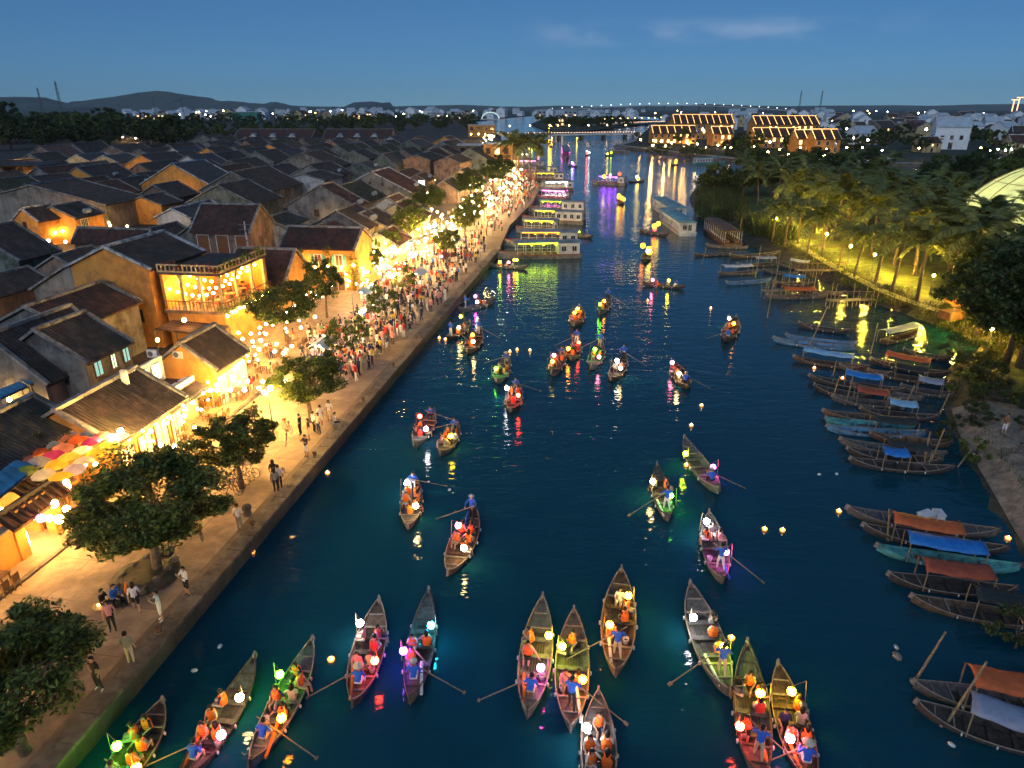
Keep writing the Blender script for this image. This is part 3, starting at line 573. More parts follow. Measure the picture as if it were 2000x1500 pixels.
def seated(hands=None, lean=.04):
    ov = dict(pel=(0, 0, .1), hipL=(-.09, .03, .09), hipR=(.09, .03, .09), kneL=(-.12, .42, .14), kneR=(.12, .42, .14), ankL=(-.12, .46, -.28), ankR=(.12, .44, -.28), toeL=(-.13, .6, -.34), toeR=(.13, .58, -.34))
    J = base_pose(**ov)
    for k in UP:
        p = J[k][0]; J[k] = ((p[0], p[1] + lean * (p[2] - .93) / .5, p[2] - .83),) + J[k][1:]
    for k, p in (hands or dict(elbL=(-.24, .08, .3), wriL=(-.16, .3, .24), handL=(-.13, .38, .22), elbR=(.24, .08, .3), wriR=(.16, .3, .24), handR=(.13, .38, .22))).items(): J[k] = (p,) + J[k][1:]
    return J
POSE = {'stand': base_pose(), 'phone': base_pose(elbR=(.24, .14, 1.17), wriR=(.12, .3, 1.33), handR=(.09, .33, 1.4), elbL=(-.23, .12, 1.17), wriL=(-.1, .3, 1.3), handL=(-.06, .34, 1.36)),
        'walk': base_pose(kneL=(-.09, .2, .5), ankL=(-.1, .24, .12), toeL=(-.11, .4, .06), kneR=(.09, -.06, .48), ankR=(.1, -.3, .16), toeR=(.11, -.18, .05), wriL=(-.25, -.12, .92), handL=(-.25, -.14, .85), wriR=(.25, .2, .95), handR=(.25, .25, .9)),
        'akimbo': base_pose(elbR=(.36, -.06, 1.16), wriR=(.2, .04, 1.02), handR=(.14, .07, 1.0), kneL=(-.13, .02, .48), ankL=(-.19, -.02, .1), toeL=(-.23, .12, .04)),
        'sit': seated(), 'sitphone': seated(dict(elbL=(-.24, .1, .32), wriL=(-.1, .3, .48), handL=(-.06, .34, .55), elbR=(.24, .1, .32), wriR=(.1, .3, .48), handR=(.06, .34, .55)), .1),
        'sitreach': seated(dict(elbL=(-.36, .08, .36), wriL=(-.52, .14, .14), handL=(-.57, .16, .07), elbR=(.24, .08, .3), wriR=(.16, .3, .24), handR=(.13, .38, .22)), .02),
        'rowsit': seated(dict(elbL=(-.3, .14, .36), wriL=(-.22, .4, .42), handL=(-.2, .47, .43), elbR=(.3, .1, .36), wriR=(.12, .38, .4), handR=(.06, .45, .42)), .16),
        'row': base_pose(elbL=(-.3, .14, 1.14), wriL=(-.2, .38, 1.12), handL=(-.17, .45, 1.11), elbR=(.34, .08, 1.14), wriR=(.3, .34, 1.06), handR=(.27, .41, 1.04), kneR=(.13, -.08, .48), ankR=(.16, -.2, .1), toeR=(.18, -.06, .04), kneL=(-.1, .12, .49), ankL=(-.11, .13, .1), toeL=(-.12, .28, .04))}
PM = {k: pose_mesh('body_' + k, J) for k, J in POSE.items()}
def hairmesh(J, kind):
    h = Vector(J['head'][0]); mb = MB(); n = 10; vv = []; prof = [(.0, .125), (.07, .108), (.104, .055), (.112, .0), (.108, -.05)] if kind == 'short' else [(.0, .128), (.075, .11), (.108, .055), (.116, 0), (.118, -.08), (.1, -.2), (.07, -.28)]
    for i, (r, z) in enumerate(prof):
        for j in range(n):
            a = 2 * PI * j / n; back = .5 - .5 * math.sin(a); cut = (z < .03) and math.sin(a) > .35
            rr = r * (.62 if cut else 1); vv.append((h.x + rr * math.cos(a) * .95, h.y - .012 + rr * math.sin(a), h.z + (max(z, .035) if cut else z)))
    mb.raw(vv, [(i * n + j, i * n + (j + 1) % n, (i + 1) * n + (j + 1) % n, (i + 1) * n + j)[::-1] for i in range(len(prof) - 1) for j in range(n)])
    return mb.mesh('hair', HAIR, True)
def vestmesh(J):
    a = Vector(J['pel'][0]) + Vector((0, 0, .06)); b = Vector(J['neb'][0]); mb = MB(); n = 12; rows = []
    for i, t in enumerate((0, .22, .26, .5, .54, .8, 1.0)):
        c = a.lerp(b, t); k = (1, 1.03, 1.03, 1.05, 1.05, 1.0, .62)[i]; rows += [(c.x + .205 * k * math.cos(2 * PI * j / n), c.y + .165 * k * math.sin(2 * PI * j / n), c.z) for j in range(n)]
    for i in range(6):
        mb.raw([], []); mb.f += [(i * n + j, i * n + (j + 1) % n, (i + 1) * n + (j + 1) % n, (i + 1) * n + j) for j in range(n)]; mb.m += [1 if i in (1, 3) else 0] * n
    mb.v = rows
    for s_ in (-1, 1): mb.box(b.x + s_ * .09 - .035, b.x + s_ * .09 + .035, b.y - .1, b.y + .1, b.z - .03, b.z + .03)
    return mb.mesh('life_vest', [flat((.85, .16, .02)), flat((.12, .03, .02))], True)
def hatmesh(J, kind):
    h = Vector(J['head'][0]); mb = MB()
    if kind == 'cone': mb.lathe([(.24, .02), (.12, .12), (.0, .2)], 14, h)
    else: mb.lathe([(.19, .035), (.11, .05), (.105, .1), (.07, .14), (0, .15)], 12, h)
    return mb.mesh('hat', flat((.6, .5, .34)) if kind == 'cone' else flat((.55, .5, .42)))
_hc = {}
def _get(fn, key, *a):
    if key not in _hc: _hc[key] = fn(*a)
    return _hc[key]
CN = {'white': (.72, .7, .66), 'black': (.02, .02, .022), 'red': (.5, .03, .025), 'blue': (.03, .12, .55), 'grey': (.22, .21, .2), 'beige': (.5, .4, .27), 'pink': (.6, .25, .26), 'navy': (.025, .035, .09), 'orange': (.75, .2, .03), 'yellow': (.65, .45, .06), 'green': (.1, .25, .12), 'lilac': (.4, .35, .55), 'brown': (.2, .11, .06)}
def person(loc, rz, pose, shirt, pants, label, group=None, short=True, vest=False, hat=None, hair='short', sc=1., vcol=None, shoe=SHOE):
    o = link('person', PM[pose], None, loc, rz); o.scale = (sc, sc, sc); tag(o, label, 'person', group)
    ms = [SKIN, flat(CN[shirt]), flat(CN[pants]), shoe, SKIN if short else flat(CN[pants]), SKIN if short or shirt != 'blue' else flat(CN[shirt])]
    for i, m in enumerate(ms): o.material_slots[i].link = 'OBJECT'; o.material_slots[i].material = m
    J = POSE[pose]
    if hat: link('hat', _get(hatmesh, ('hat', pose, hat), J, hat), o)
    link('hair', _get(hairmesh, ('hair', pose, hair), J, hair), o)
    if vest:
        v = link('life_vest', _get(vestmesh, ('vest', pose), J), o)
        if vcol: v.material_slots[0].link = 'OBJECT'; v.material_slots[0].material = vcol
    return o
# ---------------------------------------------------------------- rowing boats, lanterns, passengers
BW = {'grey': mat('boat_wood_grey', (.13, .115, .105), .75, .4, 5, .4, streak=1, dirt=(.08, .07, .065)), 'brown': mat('boat_wood_brown', (.13, .08, .052), .7, .4, 5, .4, dirt=(.07, .045, .03)), 'teal': mat('boat_paint_teal', (.09, .33, .33), .55, .25, 4, .3, dirt=(.06, .14, .14)), 'ash': mat('boat_wood_ash', (.15, .15, .148), .7, .5, 3, .4, dirt=(.1, .085, .07)), 'dark': mat('boat_wood_dark', (.06, .05, .045), .75, .4, 5, .4), 'blue': mat('boat_paint_blue', (.12, .27, .42), .55, .25, 4, .3, dirt=(.08, .13, .18))}
RAIL = mat('boat_rail', (.25, .2, .16), .7, .35, 6, .3); RAILD = mat('boat_rail_dark', (.07, .055, .05), .7, .35, 6, .3)
def boat_proto(wood, L=7.2, B=1.58, rail=RAIL, name='rowing_boat', lift=.42):
    root = link(name, None); N_ = 18; hb = lambda t: B / 2 * max(.0, 1 - abs(t) ** 2.15) ** .85 + .02; sh = lambda t: .36 + lift * abs(t) ** 3.2; kl = lambda t: -.22 + .5 * abs(t) ** 5
    secs = []
    for i in range(N_ + 1):
        t = -1 + 2 * i / N_; x = t * L / 2; b, zt, zk = hb(t), sh(t), kl(t); r = []
        for y, z in ((-1, 1), (-.93, .55), (-.62, .12), (0, 0), (.62, .12), (.93, .55), (1, 1)): r.append((x, y * b, zk + (zt - zk) * z))
        bi = max(.0, b - .05)
        for y, z in ((1, 1), (.92, .62), (.72, .46), (0, .45), (-.72, .46), (-.92, .62), (-1, 1)): r.append((x, y * bi, zk + (zt - zk) * z))
        secs.append(r)
    mb = MB(); n = 14; mb.v = [p for s in secs for p in s]
    mb.f = [(i * n + j, (i + 1) * n + j, (i + 1) * n + (j + 1) % n, i * n + (j + 1) % n) for i in range(N_) for j in range(n)]; mb.m = [0] * len(mb.f)
    mb.build('hull', BW[wood], root)
    for sg in (-1, 1):
        MB().tube([(-1 * L / 2 + L * i / 16, sg * hb(-1 + 2 * i / 16), sh(-1 + 2 * i / 16) + .01) for i in range(17)], .035, 5).build('gunwale', rail, root)
    for sg in (-1, 1):
        MB().box(-.16, .14, -.05, .05, -.3, .14, M=Matrix.Translation((sg * L / 2, 0, sh(1) - .02)) @ Matrix.Rotation(-sg * .35, 4, 'Y')).build('stem_post', RAIL if sg > 0 else RAILD, root)
        for (t0, t1, dz) in ((.5, .9, -.1), (.5, .5, 0)):
            if t0 == t1: continue
            for k in range(5):   # deck planks
                f0, f1 = -1 + 2 * k / 5, -1 + 2 * (k + 1) / 5; vv = []
                for i in range(4):
                    t = t0 + (t1 - t0) * i / 3; b = (hb(t) - .05) * .96; x = sg * t * L / 2; z = sh(t) + dz
                    vv += [(x, b * f0 + .012, z), (x, b * f1 - .012, z), (x, b * f0 + .012, z - .03), (x, b * f1 - .012, z - .03)]
                ff = []
                for i in range(3):
                    a, c = i * 4, i * 4 + 4; ff += [(a, a + 1, c + 1, c), (a, c, c + 2, a + 2), (a + 1, a + 3, c + 3, c + 1)]
                ff += [(0, 2, 3, 1)]; MB().raw(vv, ff).build('plank', BW[wood], root)
        t = .49; MB().bar((sg * t * L / 2, -hb(t) + .02, sh(t) - .02), (sg * t * L / 2, hb(t) - .02, sh(t) - .02), .1, .06).build('deck_beam', rail, root)
        t = .74; MB().bar((sg * t * L / 2, -hb(t) + .02, sh(t) - .05), (sg * t * L / 2, hb(t) - .02, sh(t) - .05), .07, .05).build('deck_beam', rail, root)
    for t in (-.3, .02, .32):
        b = hb(t) - .06; MB().box(t * L / 2 - .14, t * L / 2 + .14, -b, b, .2, .245).build('thwart', BW[wood], root)
    for k in range(6):
        f0, f1 = -.62 + 1.24 * k / 6, -.62 + 1.24 * (k + 1) / 6; MB().box(-.47 * L / 2, .47 * L / 2, B / 2 * .8 * f0 + .012, B / 2 * .8 * f1 - .012, .075, .105).build('floor_board', BW['dark'] if wood != 'teal' else BW['grey'], root)
    for sg in (-1, 1):
        for t in (-.45, -.05, .4): MB().ball((t * L / 2, sg * (hb(t) + .06), sh(t) - .12), .075, 6, 5, 0, (1, .8, 1.7)).build('fender', WHITE if t else RAIL, root)
    return root
PROTO = {k: boat_proto(k) for k in ('grey', 'brown', 'dark')}
PROTO['slim'] = boat_proto('grey', 7.4, 1.42, RAILD, lift=.6); PROTO['worn'] = boat_proto('brown', 7.0, 1.7, RAIL, lift=.34); PROTO['ash'] = boat_proto('ash', 7.3, 1.5, RAIL, lift=.5)
USED = set()
LC = {'green': (.13, 1, .012), 'yellow': (1, .7, .015), 'warm': (1, .7, .28), 'pink': (1, .2, .32), 'orange': (1, .3, .01), 'white': (.95, .95, 1), 'red': (1, .05, .018), 'cyan': (.03, .72, 1), 'purple': (.36, .045, 1), 'magenta': (1, .08, .62), 'lime': (.62, 1, .015)}
_lm = {}
def lantern_mesh(r):
    if r not in _lm:
        mb = MB(); mb.lathe([(.12 * r, -.98 * r), (.5 * r, -.86 * r), (.84 * r, -.53 * r), (r, 0), (.84 * r, .53 * r), (.5 * r, .86 * r), (.12 * r, .98 * r)], 14, rib=.05); _lm[r] = mb.v, mb.f
    return _lm[r]
_lmesh = {}
def lantern(loc, col, r=.24, st=13., label='', group=None, pole=None, name='paper_lantern', drop=0):
    key = (col, r, st)
    if key not in _lmesh:
        v, f = lantern_mesh(r); me = bpy.data.meshes.new('lantern_globe'); me.from_pydata(v, [], f); me.materials.append(glow('lantern_%s_%d' % (col, st * 10), LC[col], st)); me.polygons.foreach_set('use_smooth', [True] * len(f))
        mb = MB().lathe([(.14 * r, -.05), (.2 * r, 0), (.2 * r, .05), (0, .06)], 6, (0, 0, r * .97)); _lmesh[key] = me, mb.mesh('lantern_cap', WOOD)
    me, cp = _lmesh[key]
    o = link(name, me, None, loc); tag(o, label, 'lantern', group); link('cap', cp, o)
    if pole: MB().tube([(pole[0] - loc[0], pole[1] - loc[1], pole[2] - loc[2]), ((pole[0] - loc[0]) * .8, (pole[1] - loc[1]) * .8, r + .25), (0, 0, r + .1)], .016, 4).build('pole', BAMBOO, o)
    if drop: MB().bar((0, 0, r), (0, 0, r + drop), .012, .012).build('cord', STEEL, o)
    return o
CW = {'green': 'green', 'yellow': 'yellow', 'warm': 'warm white', 'pink': 'pink', 'orange': 'orange', 'white': 'white', 'red': 'red', 'cyan': 'cyan', 'purple': 'purple', 'magenta': 'magenta', 'lime': 'lime yellow'}
WATER0 = .0
BSEEN = {}
def rowboat(bow, stern, wood, lan, pax=4, rower='sit', hat=None, vest=.8, note='', st=13., L=None, oarside=1, zb=.75, near=False):
    """bow/stern: pixels of the tips; lan: [(colour, px, py)]; rower sits at the stern"""
    a = at(*bow, zb); b = at(*stern, zb); c = (a + b) / 2; d = a - b; ln = d.length; rz = math.atan2(d.y, d.x)
    names = ' and '.join(CW[q[0]] for q in lan) if lan else 'no'
    desc = ('%s lanterns' % (names if len(lan) < 3 else 'four mixed')) if len(lan) > 1 else '%s lantern' % names
    BSEEN[desc] = BSEEN.get(desc, 0) + 1
    if BSEEN[desc] == 2: desc += ' upstream'
    p = PROTO[wood]; k = ln / 7.35
    lab = '%s wooden rowing boat lit by %s%s' % ({'slim': 'slim grey', 'worn': 'broad worn', 'ash': 'ash grey'}.get(wood, wood), desc, note)
    ky = max(.85, min(1.12, k)) * rnd(.94, 1.05)
    if wood in USED: o = clone(p, (c.x, c.y, 0), rz, lab, 'lantern rowing boats on the river', (k, ky, ky))
    else: USED.add(wood); o = p; o.location = (c.x, c.y, 0); o.rotation_euler = (0, 0, rz); o.scale = (k, ky, ky); tag(o, lab, 'rowing boat', 'lantern rowing boats on the river')
    X = Vector((math.cos(rz), math.sin(rz), 0)); Y = Vector((-X.y, X.x, 0)); c0 = Vector((c.x, c.y, 0))
    g = 'people in the boat lit by %s%s' % (desc, note)
    for i, q in enumerate(lan):
        z = 1.15; pt = at(q[1], q[2], z); r_ = pt - c0; lx = max(-ln * .45, min(ln * .45, r_.dot(X))); ly = max(-1.0, min(1.0, r_.dot(Y))); pt = c0 + X * lx + Y * ly + Vector((0, 0, z))
        sgn = 1 if ly > 0 else -1; foot = c0 + X * (lx + .25) + Y * sgn * .7 + Vector((0, 0, .35))
        lantern(pt, q[0], .175, st, '%s %s globe, boat lit by %s' % (CW[q[0]], 'bow' if lx > 0 else 'stern', desc), None if len(lan) < 2 or lan[0][0] != lan[-1][0] else g, foot)
    slots = [(.28, .3, PI * .5), (.28, -.34, -PI * .5), (.0, .36, PI), (.02, -.3, 0), (-.28, .3, PI), (-.3, -.3, 0), (.48, .0, PI)]; R.shuffle(slots)
    ncl = ['white', 'black', 'grey', 'beige', 'navy', 'pink']
    for (f, y, ra) in slots[:pax]:
        v = R.random() < vest; sh_ = R.choice(ncl); pn = R.choice(['black', 'navy', 'beige', 'white', 'grey'])
        pos = c0 + X * f * ln * .5 * .9 + Y * y * .95 + Vector((0, 0, .235)); pz = R.choice(['sit', 'sitphone', 'sit', 'sitreach'])
        person(pos, rz - PI / 2 + ra + rnd(-.4, .4), pz, sh_, pn, ('orange vested passenger in %s, boat lit by %s' % (sh_, desc)) if v else 'passenger in %s without vest, boat lit by %s' % (sh_, desc), g, vest=v, hair=R.choice(['short', 'long']), sc=.98, vcol=flat((.6, .04, .03)) if v and 'red' in names and R.random() < .5 else None)
    if near:
        q = R.choice(['orange', 'blue', 'orange', 'white']); t = thing('rolled_mat', 'long %s deck roll, boat lit by %s' % (q, desc), 'roll', c0 + X * ln * -.3 + Y * .3 * oarside + Vector((0, 0, .42)), rz + .12); MB().tube([(-.9, 0, 0), (.9, 0, 0)], .07, 7).build('roll', flat(CN[q]), t); MB().tube([(.2, 0, 0), (.26, 0, 0)], .075, 7).build('strap', RAILD, t)
        t = thing('bucket', 'pale bucket, boat lit by %s' % desc, 'bucket', c0 + X * ln * -.16 - Y * .38 * oarside + Vector((0, 0, .11)), 0); MB().lathe([(0, .01), (.11, .0), (.15, .28), (.14, .28), (.1, .03)], 10).build('pail', WHITE, t); MB().tube([(-.14, 0, .28), (0, .04, .4), (.14, 0, .28)], .008, 4).build('handle', STEEL, t)
    if rower:
        f = -.66; pos = c0 + X * f * ln * .5 + Vector((0, 0, .5 if rower == 'sit' else .36))
        person(pos, rz - PI / 2 + rnd(-.2, .2), 'rowsit' if rower == 'sit' else 'row', 'blue', R.choice(['black', 'beige', 'white']), '%s blue shirted rower of the boat lit by %s' % ('sitting' if rower == 'sit' else 'standing', desc), None, short=False, hat=hat)
        h = pos + X * .38 + Vector((0, 0, .45 if rower == 'sit' else 1.1)); e1 = c0 + X * (f * ln * .5 - .3) + Y * oarside * 2.5 + Vector((0, 0, -.15)); pv = h.lerp(e1, .4)
        t = thing('oar', 'long oar of the boat lit by %s' % desc, 'oar', e1); t_ = h - e1; hh = t_ * 1.15
        MB().tube([(0, 0, 0), hh], .028, 5).build('shaft', BAMBOO, t); bl = t_.normalized(); MB().bar(-bl * .5, bl * .45, .17, .03).build('blade', BAMBOO, t)
    return o
BOATS = [((318, 1355), (188, 1560), 'brown', [('green', 228, 1457), ('yellow', 266, 1500)], 3, 'sit', None), ((497, 1280), (345, 1525), 'grey', [('warm', 468, 1362), ('pink', 432, 1435)], 3, 'sit', None),
    ((610, 1243), (487, 1483), 'grey', [('green', 546, 1317), ('orange', 550, 1402)], 4, 'sit', None), ((740, 1165), (688, 1368), 'brown', [('white', 703, 1217), ('red', 732, 1290)], 5, 'sit', 'cone'),
    ((837, 1153), (800, 1360), 'grey', [('cyan', 842, 1221), ('purple', 788, 1271)], 2, 'sit', 'bucket'), ((1060, 1163), (1030, 1390), 'grey', [('yellow', 1072, 1241), ('magenta', 1056, 1304)], 1, 'sit', None),
    ((1121, 1185), (1115, 1416), 'grey', [('lime', 1098, 1262), ('orange', 1138, 1327)], 3, 'row', None), ((1214, 1108), (1203, 1310), 'brown', [('yellow', 1227, 1163), ('orange', 1191, 1220)], 3, 'row', None),
    ((1169, 1345), (1172, 1570), 'grey', [('white', 1146, 1421)], 4, 'sit', None), ((1348, 1135), (1425, 1346), 'grey', [('white', 1354, 1206), ('lime', 1413, 1263)], 2, 'row', None),
    ((1459, 1258), (1487, 1520), 'grey', [('yellow', 1485, 1354), ('red', 1445, 1418)], 5, 'row', None), ((1520, 1287), (1592, 1530), 'brown', [('yellow', 1546, 1350), ('pink', 1543, 1442)], 4, 'sit', 'cone'),
    ((1385, 995), (1412, 1127), 'grey', [('white', 1380, 1018), ('magenta', 1418, 1078)], 2, 'row', None), ((1283, 905), (1306, 1005), 'grey', [('warm', 1275, 940), ('green', 1310, 968)], 2, 'row', None),
    ((1337, 853), (1405, 952), 'grey', [('lime', 1336, 886), ('magenta', 1393, 912)], 0, 'sit', 'bucket'), ((797, 1022), (808, 920), 'grey', [('warm', 812, 988), ('white', 795, 943)], 6, 'sit', None),
    ((873, 1113), (930, 985), 'brown', [('warm', 906, 1070), ('pink', 895, 1026)], 4, 'row', 'bucket'), ((808, 862), (848, 795), 'grey', [('white', 832, 838), ('red', 820, 813)], 4, 'sit', None),
    ((860, 878), (893, 818), 'grey', [('yellow', 880, 852)], 6, 'sit', None), ((998, 795), (1010, 740), 'brown', [('red', 1012, 772), ('white', 990, 758)], 5, 'sit', None), ((970, 740), (992, 690), 'grey', [('green', 969, 720)], 4, 'sit', 'cone'),
    ((912, 682), (938, 640), 'brown', [('warm', 924, 667), ('orange', 923, 654)], 4, 'row', None), ((1122, 630), (1133, 595), 'brown', [('orange', 1122, 611), ('yellow', 1128, 603)], 5, 'sit', None), ((1172, 605), (1190, 578), 'grey', [('green', 1172, 594), ('orange', 1180, 588)], 4, 'row', None),
    ((1115, 695), (1128, 660), 'brown', [('orange', 1110, 681), ('red', 1130, 669)], 4, 'row', None), ((1078, 724), (1100, 680), 'grey', [('yellow', 1079, 706), ('pink', 1082, 694)], 4, 'sit', None), ((1155, 713), (1175, 665), 'grey', [('pink', 1170, 697), ('green', 1162, 682)], 3, 'row', None),
    ((1193, 735), (1222, 690), 'brown', [('warm', 1212, 719), ('white', 1205, 704)], 3, 'row', None), ((1315, 700), (1345, 750), 'brown', [('pink', 1313, 708), ('warm', 1326, 729)], 5, 'sit', 'bucket'), ((1438, 617), (1418, 660), 'dark', [('warm', 1424, 622), ('orange', 1433, 632)], 4, 'sit', None),
    ((1255, 547), (1338, 555), 'dark', [('pink', 1272, 549), ('yellow', 1306, 548)], 3, 'sit', None), ((965, 580), (897, 600), 'grey', [('magenta', 921, 577), ('white', 933, 590)], 2, 'row', None), ((918, 625), (872, 655), 'dark', [('yellow', 881, 612), ('warm', 896, 640)], 3, 'row', None),
    ((950, 512), (1030, 517), 'grey', [('lime', 975, 512), ('pink', 990, 515), ('orange', 1004, 508), ('lime', 1018, 502)], 4, None, None), ((1125, 455), (1158, 458), 'dark', [('orange', 1112, 453), ('lime', 1130, 453)], 1, 'sit', None)]
for i, bt in enumerate(BOATS):
    near = bt[0][1] > 900; bt = (bt[0], bt[1], {'grey': ['grey', 'slim', 'ash'][i % 3], 'brown': ['worn', 'brown'][i % 2]}.get(bt[2], bt[2])) + bt[3:]
    rowboat(*bt[:4], pax=bt[4] + (1 if near and 0 < bt[4] < 5 else 0), rower=bt[5], hat=bt[6], st=70. if near else 50., oarside=1 if i % 2 else -1, zb=.75, near=near)
# distant lantern boats: hull with a big cluster of lanterns over it
cl = [((1262, 505), ['yellow', 'yellow', 'orange', 'warm']), ((1276, 458), ['red', 'yellow', 'yellow']), ((1212, 398), ['red', 'yellow', 'lime', 'yellow', 'orange']), ((1243, 356), ['yellow', 'warm']), ((1118, 326), ['purple', 'white']), ((1147, 304), ['red', 'white', 'pink']), ((1190, 305), ['yellow', 'lime']), ((1036, 279), ['yellow', 'lime']), ((1072, 280), ['orange', 'yellow']), ((1052, 278), ['red']), ((1010, 282), ['white', 'warm']), ((1076, 288), ['orange', 'yellow']), ((1049, 289), ['pink']), ((1128, 273), ['yellow']), ((1072, 253), ['yellow']), ((1318, 323), ['orange', 'yellow', 'orange', 'yellow'])]
for i, (px, cs) in enumerate(cl):
    c = at(*px, 0); nm = ' and '.join(dict.fromkeys(CW[q] for q in cs)); o = clone(PROTO['dark'], (c.x, c.y, 0), rnd(.2, 2.6), 'distant dark boat carrying a cluster of %s lanterns' % nm, 'lantern boats far up the river', 1.0)
    for k, q in enumerate(cs):
        lantern(c + Vector((rnd(-1, 1), rnd(-.5, .5), 1.0 + .5 * (k % 3) + rnd(0, .2))), q, .42 if px[1] > 300 else .6, 9., '%s lantern in the cluster on a distant boat' % CW[q], 'lanterns on the far boats')
# floating candle lanterns
fl = [(1388, 603), (1370, 793), (1350, 832), (1493, 1035), (1528, 1037), (1638, 1000), (493, 1080), (640, 925), (735, 780), (1035, 685), (1010, 684), (996, 688), (870, 664), (858, 661), (647, 1290), (1428, 1248), (1720, 1042), (1968, 1053), (1265, 588), (1645, 740), (1590, 720), (1820, 818), (1340, 910)]
fm = MB().lathe([(0, 0), (.13, .0), (.17, .1), (.15, .12)], 8).mesh('paper_petals', glow('paper_candle', (1, .3, .05), 2.2)); fc = MB().lathe([(.035, .04), (.05, .12), (.03, .2), (0, .25)], 6).mesh('flame', glow('candle_flame', (1, .62, .2), 30))
for x, y in fl:
    p = at(x, y, 0); o = thing('floating_lantern', 'small paper candle lantern floating on the open water', 'lantern', p, rnd(0, 6), 'candle lanterns floating on the river'); link('petals', fm, o); link('flame', fc, o)
# bits of foam and rubbish afloat
for i, (x, y) in enumerate([(1600, 927), (1634, 926), (878, 957), (1752, 1282), (1750, 1265), (430, 1263), (820, 1262), (380, 1310), (1858, 1455)]):
    p = at(x, y, 0); MB().ball((0, 0, .03), .16 if i != 3 else .3, 7, 5, 0, (1, .7, .45)).build('float', WHITE if i != 3 else RAIL, None, True, p, rnd(0, 3)); o = bpy.data.objects[-1] if False else None
for o in [q for q in COL.objects if q.name.startswith('float') and q.parent is None and q.type == 'MESH' and 'label' not in q]: tag(o, 'pale lump of foam or buoy adrift on the water', 'buoy', 'floats adrift on the river')
# ---------------------------------------------------------------- moored boats on the right bank
MOOR = {k: boat_proto(k, 9.5, 1.75, RAIL if k != 'teal' else BW['teal'], 'moored_boat', .5) for k in ('grey', 'brown', 'teal', 'dark', 'blue')}
MU = set()
TARP = {'orange': mat('tarp_orange', (.5, .11, .03), .6, .2, 3, .4), 'rust': mat('tarp_rust', (.32, .07, .035), .7, .2, 3, .4), 'blue': mat('tarp_blue', (.02, .17, .5), .5, .2, 3, .4), 'lightblue': mat('tarp_lightblue', (.2, .38, .55), .6, .2, 3, .4), 'grey': mat('tarp_grey', (.25, .28, .36), .65, .15, 3, .4), 'net': mat('dark_net', (.03, .035, .035), .9, .3, 6, .4), 'white': mat('tarp_white', (.45, .47, .5), .6, .2, 3, .4)}
def tarp(c, X, Y, l, w, z, key, label, sag=.16, tilt=0):
    o = thing('tarpaulin', label, 'tarpaulin', (c.x, c.y, 0), math.atan2(X.y, X.x)); n, m = 10, 6; vv = []
    for i in range(n + 1):
        for j in range(m + 1):
            u, v = -1 + 2 * i / n, -1 + 2 * j / m; vv.append((u * l / 2 * (1 + .04 * v * v), v * w / 2 * (1 - .05 * u * u), z + .22 * (1 - v * v) - sag * (1 - u * u) * .6 + tilt * v + .06 * u + .03 * math.sin(9 * u + 3 * v)))
    ff = [(i * (m + 1) + j, (i + 1) * (m + 1) + j, (i + 1) * (m + 1) + j + 1, i * (m + 1) + j + 1) for i in range(n) for j in range(m)]
    me = MB().raw(vv, ff); s = me.build('sheet', TARP[key], o, True); md = s.modifiers.new('t', 'SOLIDIFY'); md.thickness = .012
    for su in (-1, 1):
        for sv in (-1, 1): MB().bar((su * l * .49, sv * w * .45, .15), (su * l * .49, sv * w * .45, z + .05 + tilt * sv), .05, .05).build('pole', BAMBOO, o)
    return o
def moored(bow, stern, wood, tp=None, note='', zb=.8, f=(-.3, .3), extra=None):
    a = at(*bow, zb); b = at(*stern, zb); c = (a + b) / 2; d = a - b; rz = math.atan2(d.y, d.x); k = d.length / 9.7; p = MOOR[wood]
    lab = '%s moored wooden boat %s' % ({'teal': 'teal painted', 'blue': 'pale blue painted'}.get(wood, wood), note); ky = max(.75, min(1.25, k))
    if wood in MU: clone(p, (c.x, c.y, 0), rz, lab, 'boats moored at the grassy bank', (k, ky, ky))
    else: MU.add(wood); p.location = (c.x, c.y, 0); p.rotation_euler = (0, 0, rz); p.scale = (k, ky, ky); tag(p, lab, 'boat', 'boats moored at the grassy bank')
    X = Vector((math.cos(rz), math.sin(rz), 0)); ln = d.length
    if tp: tarp(c + X * ln / 2 * (f[0] + f[1]) / 2, X, None, ln / 2 * (f[1] - f[0]), 1.9 * ky, 1.35, tp, '%s tarpaulin over the boat %s' % ({'lightblue': 'light blue', 'net': 'dark netting'}.get(tp, tp), note))
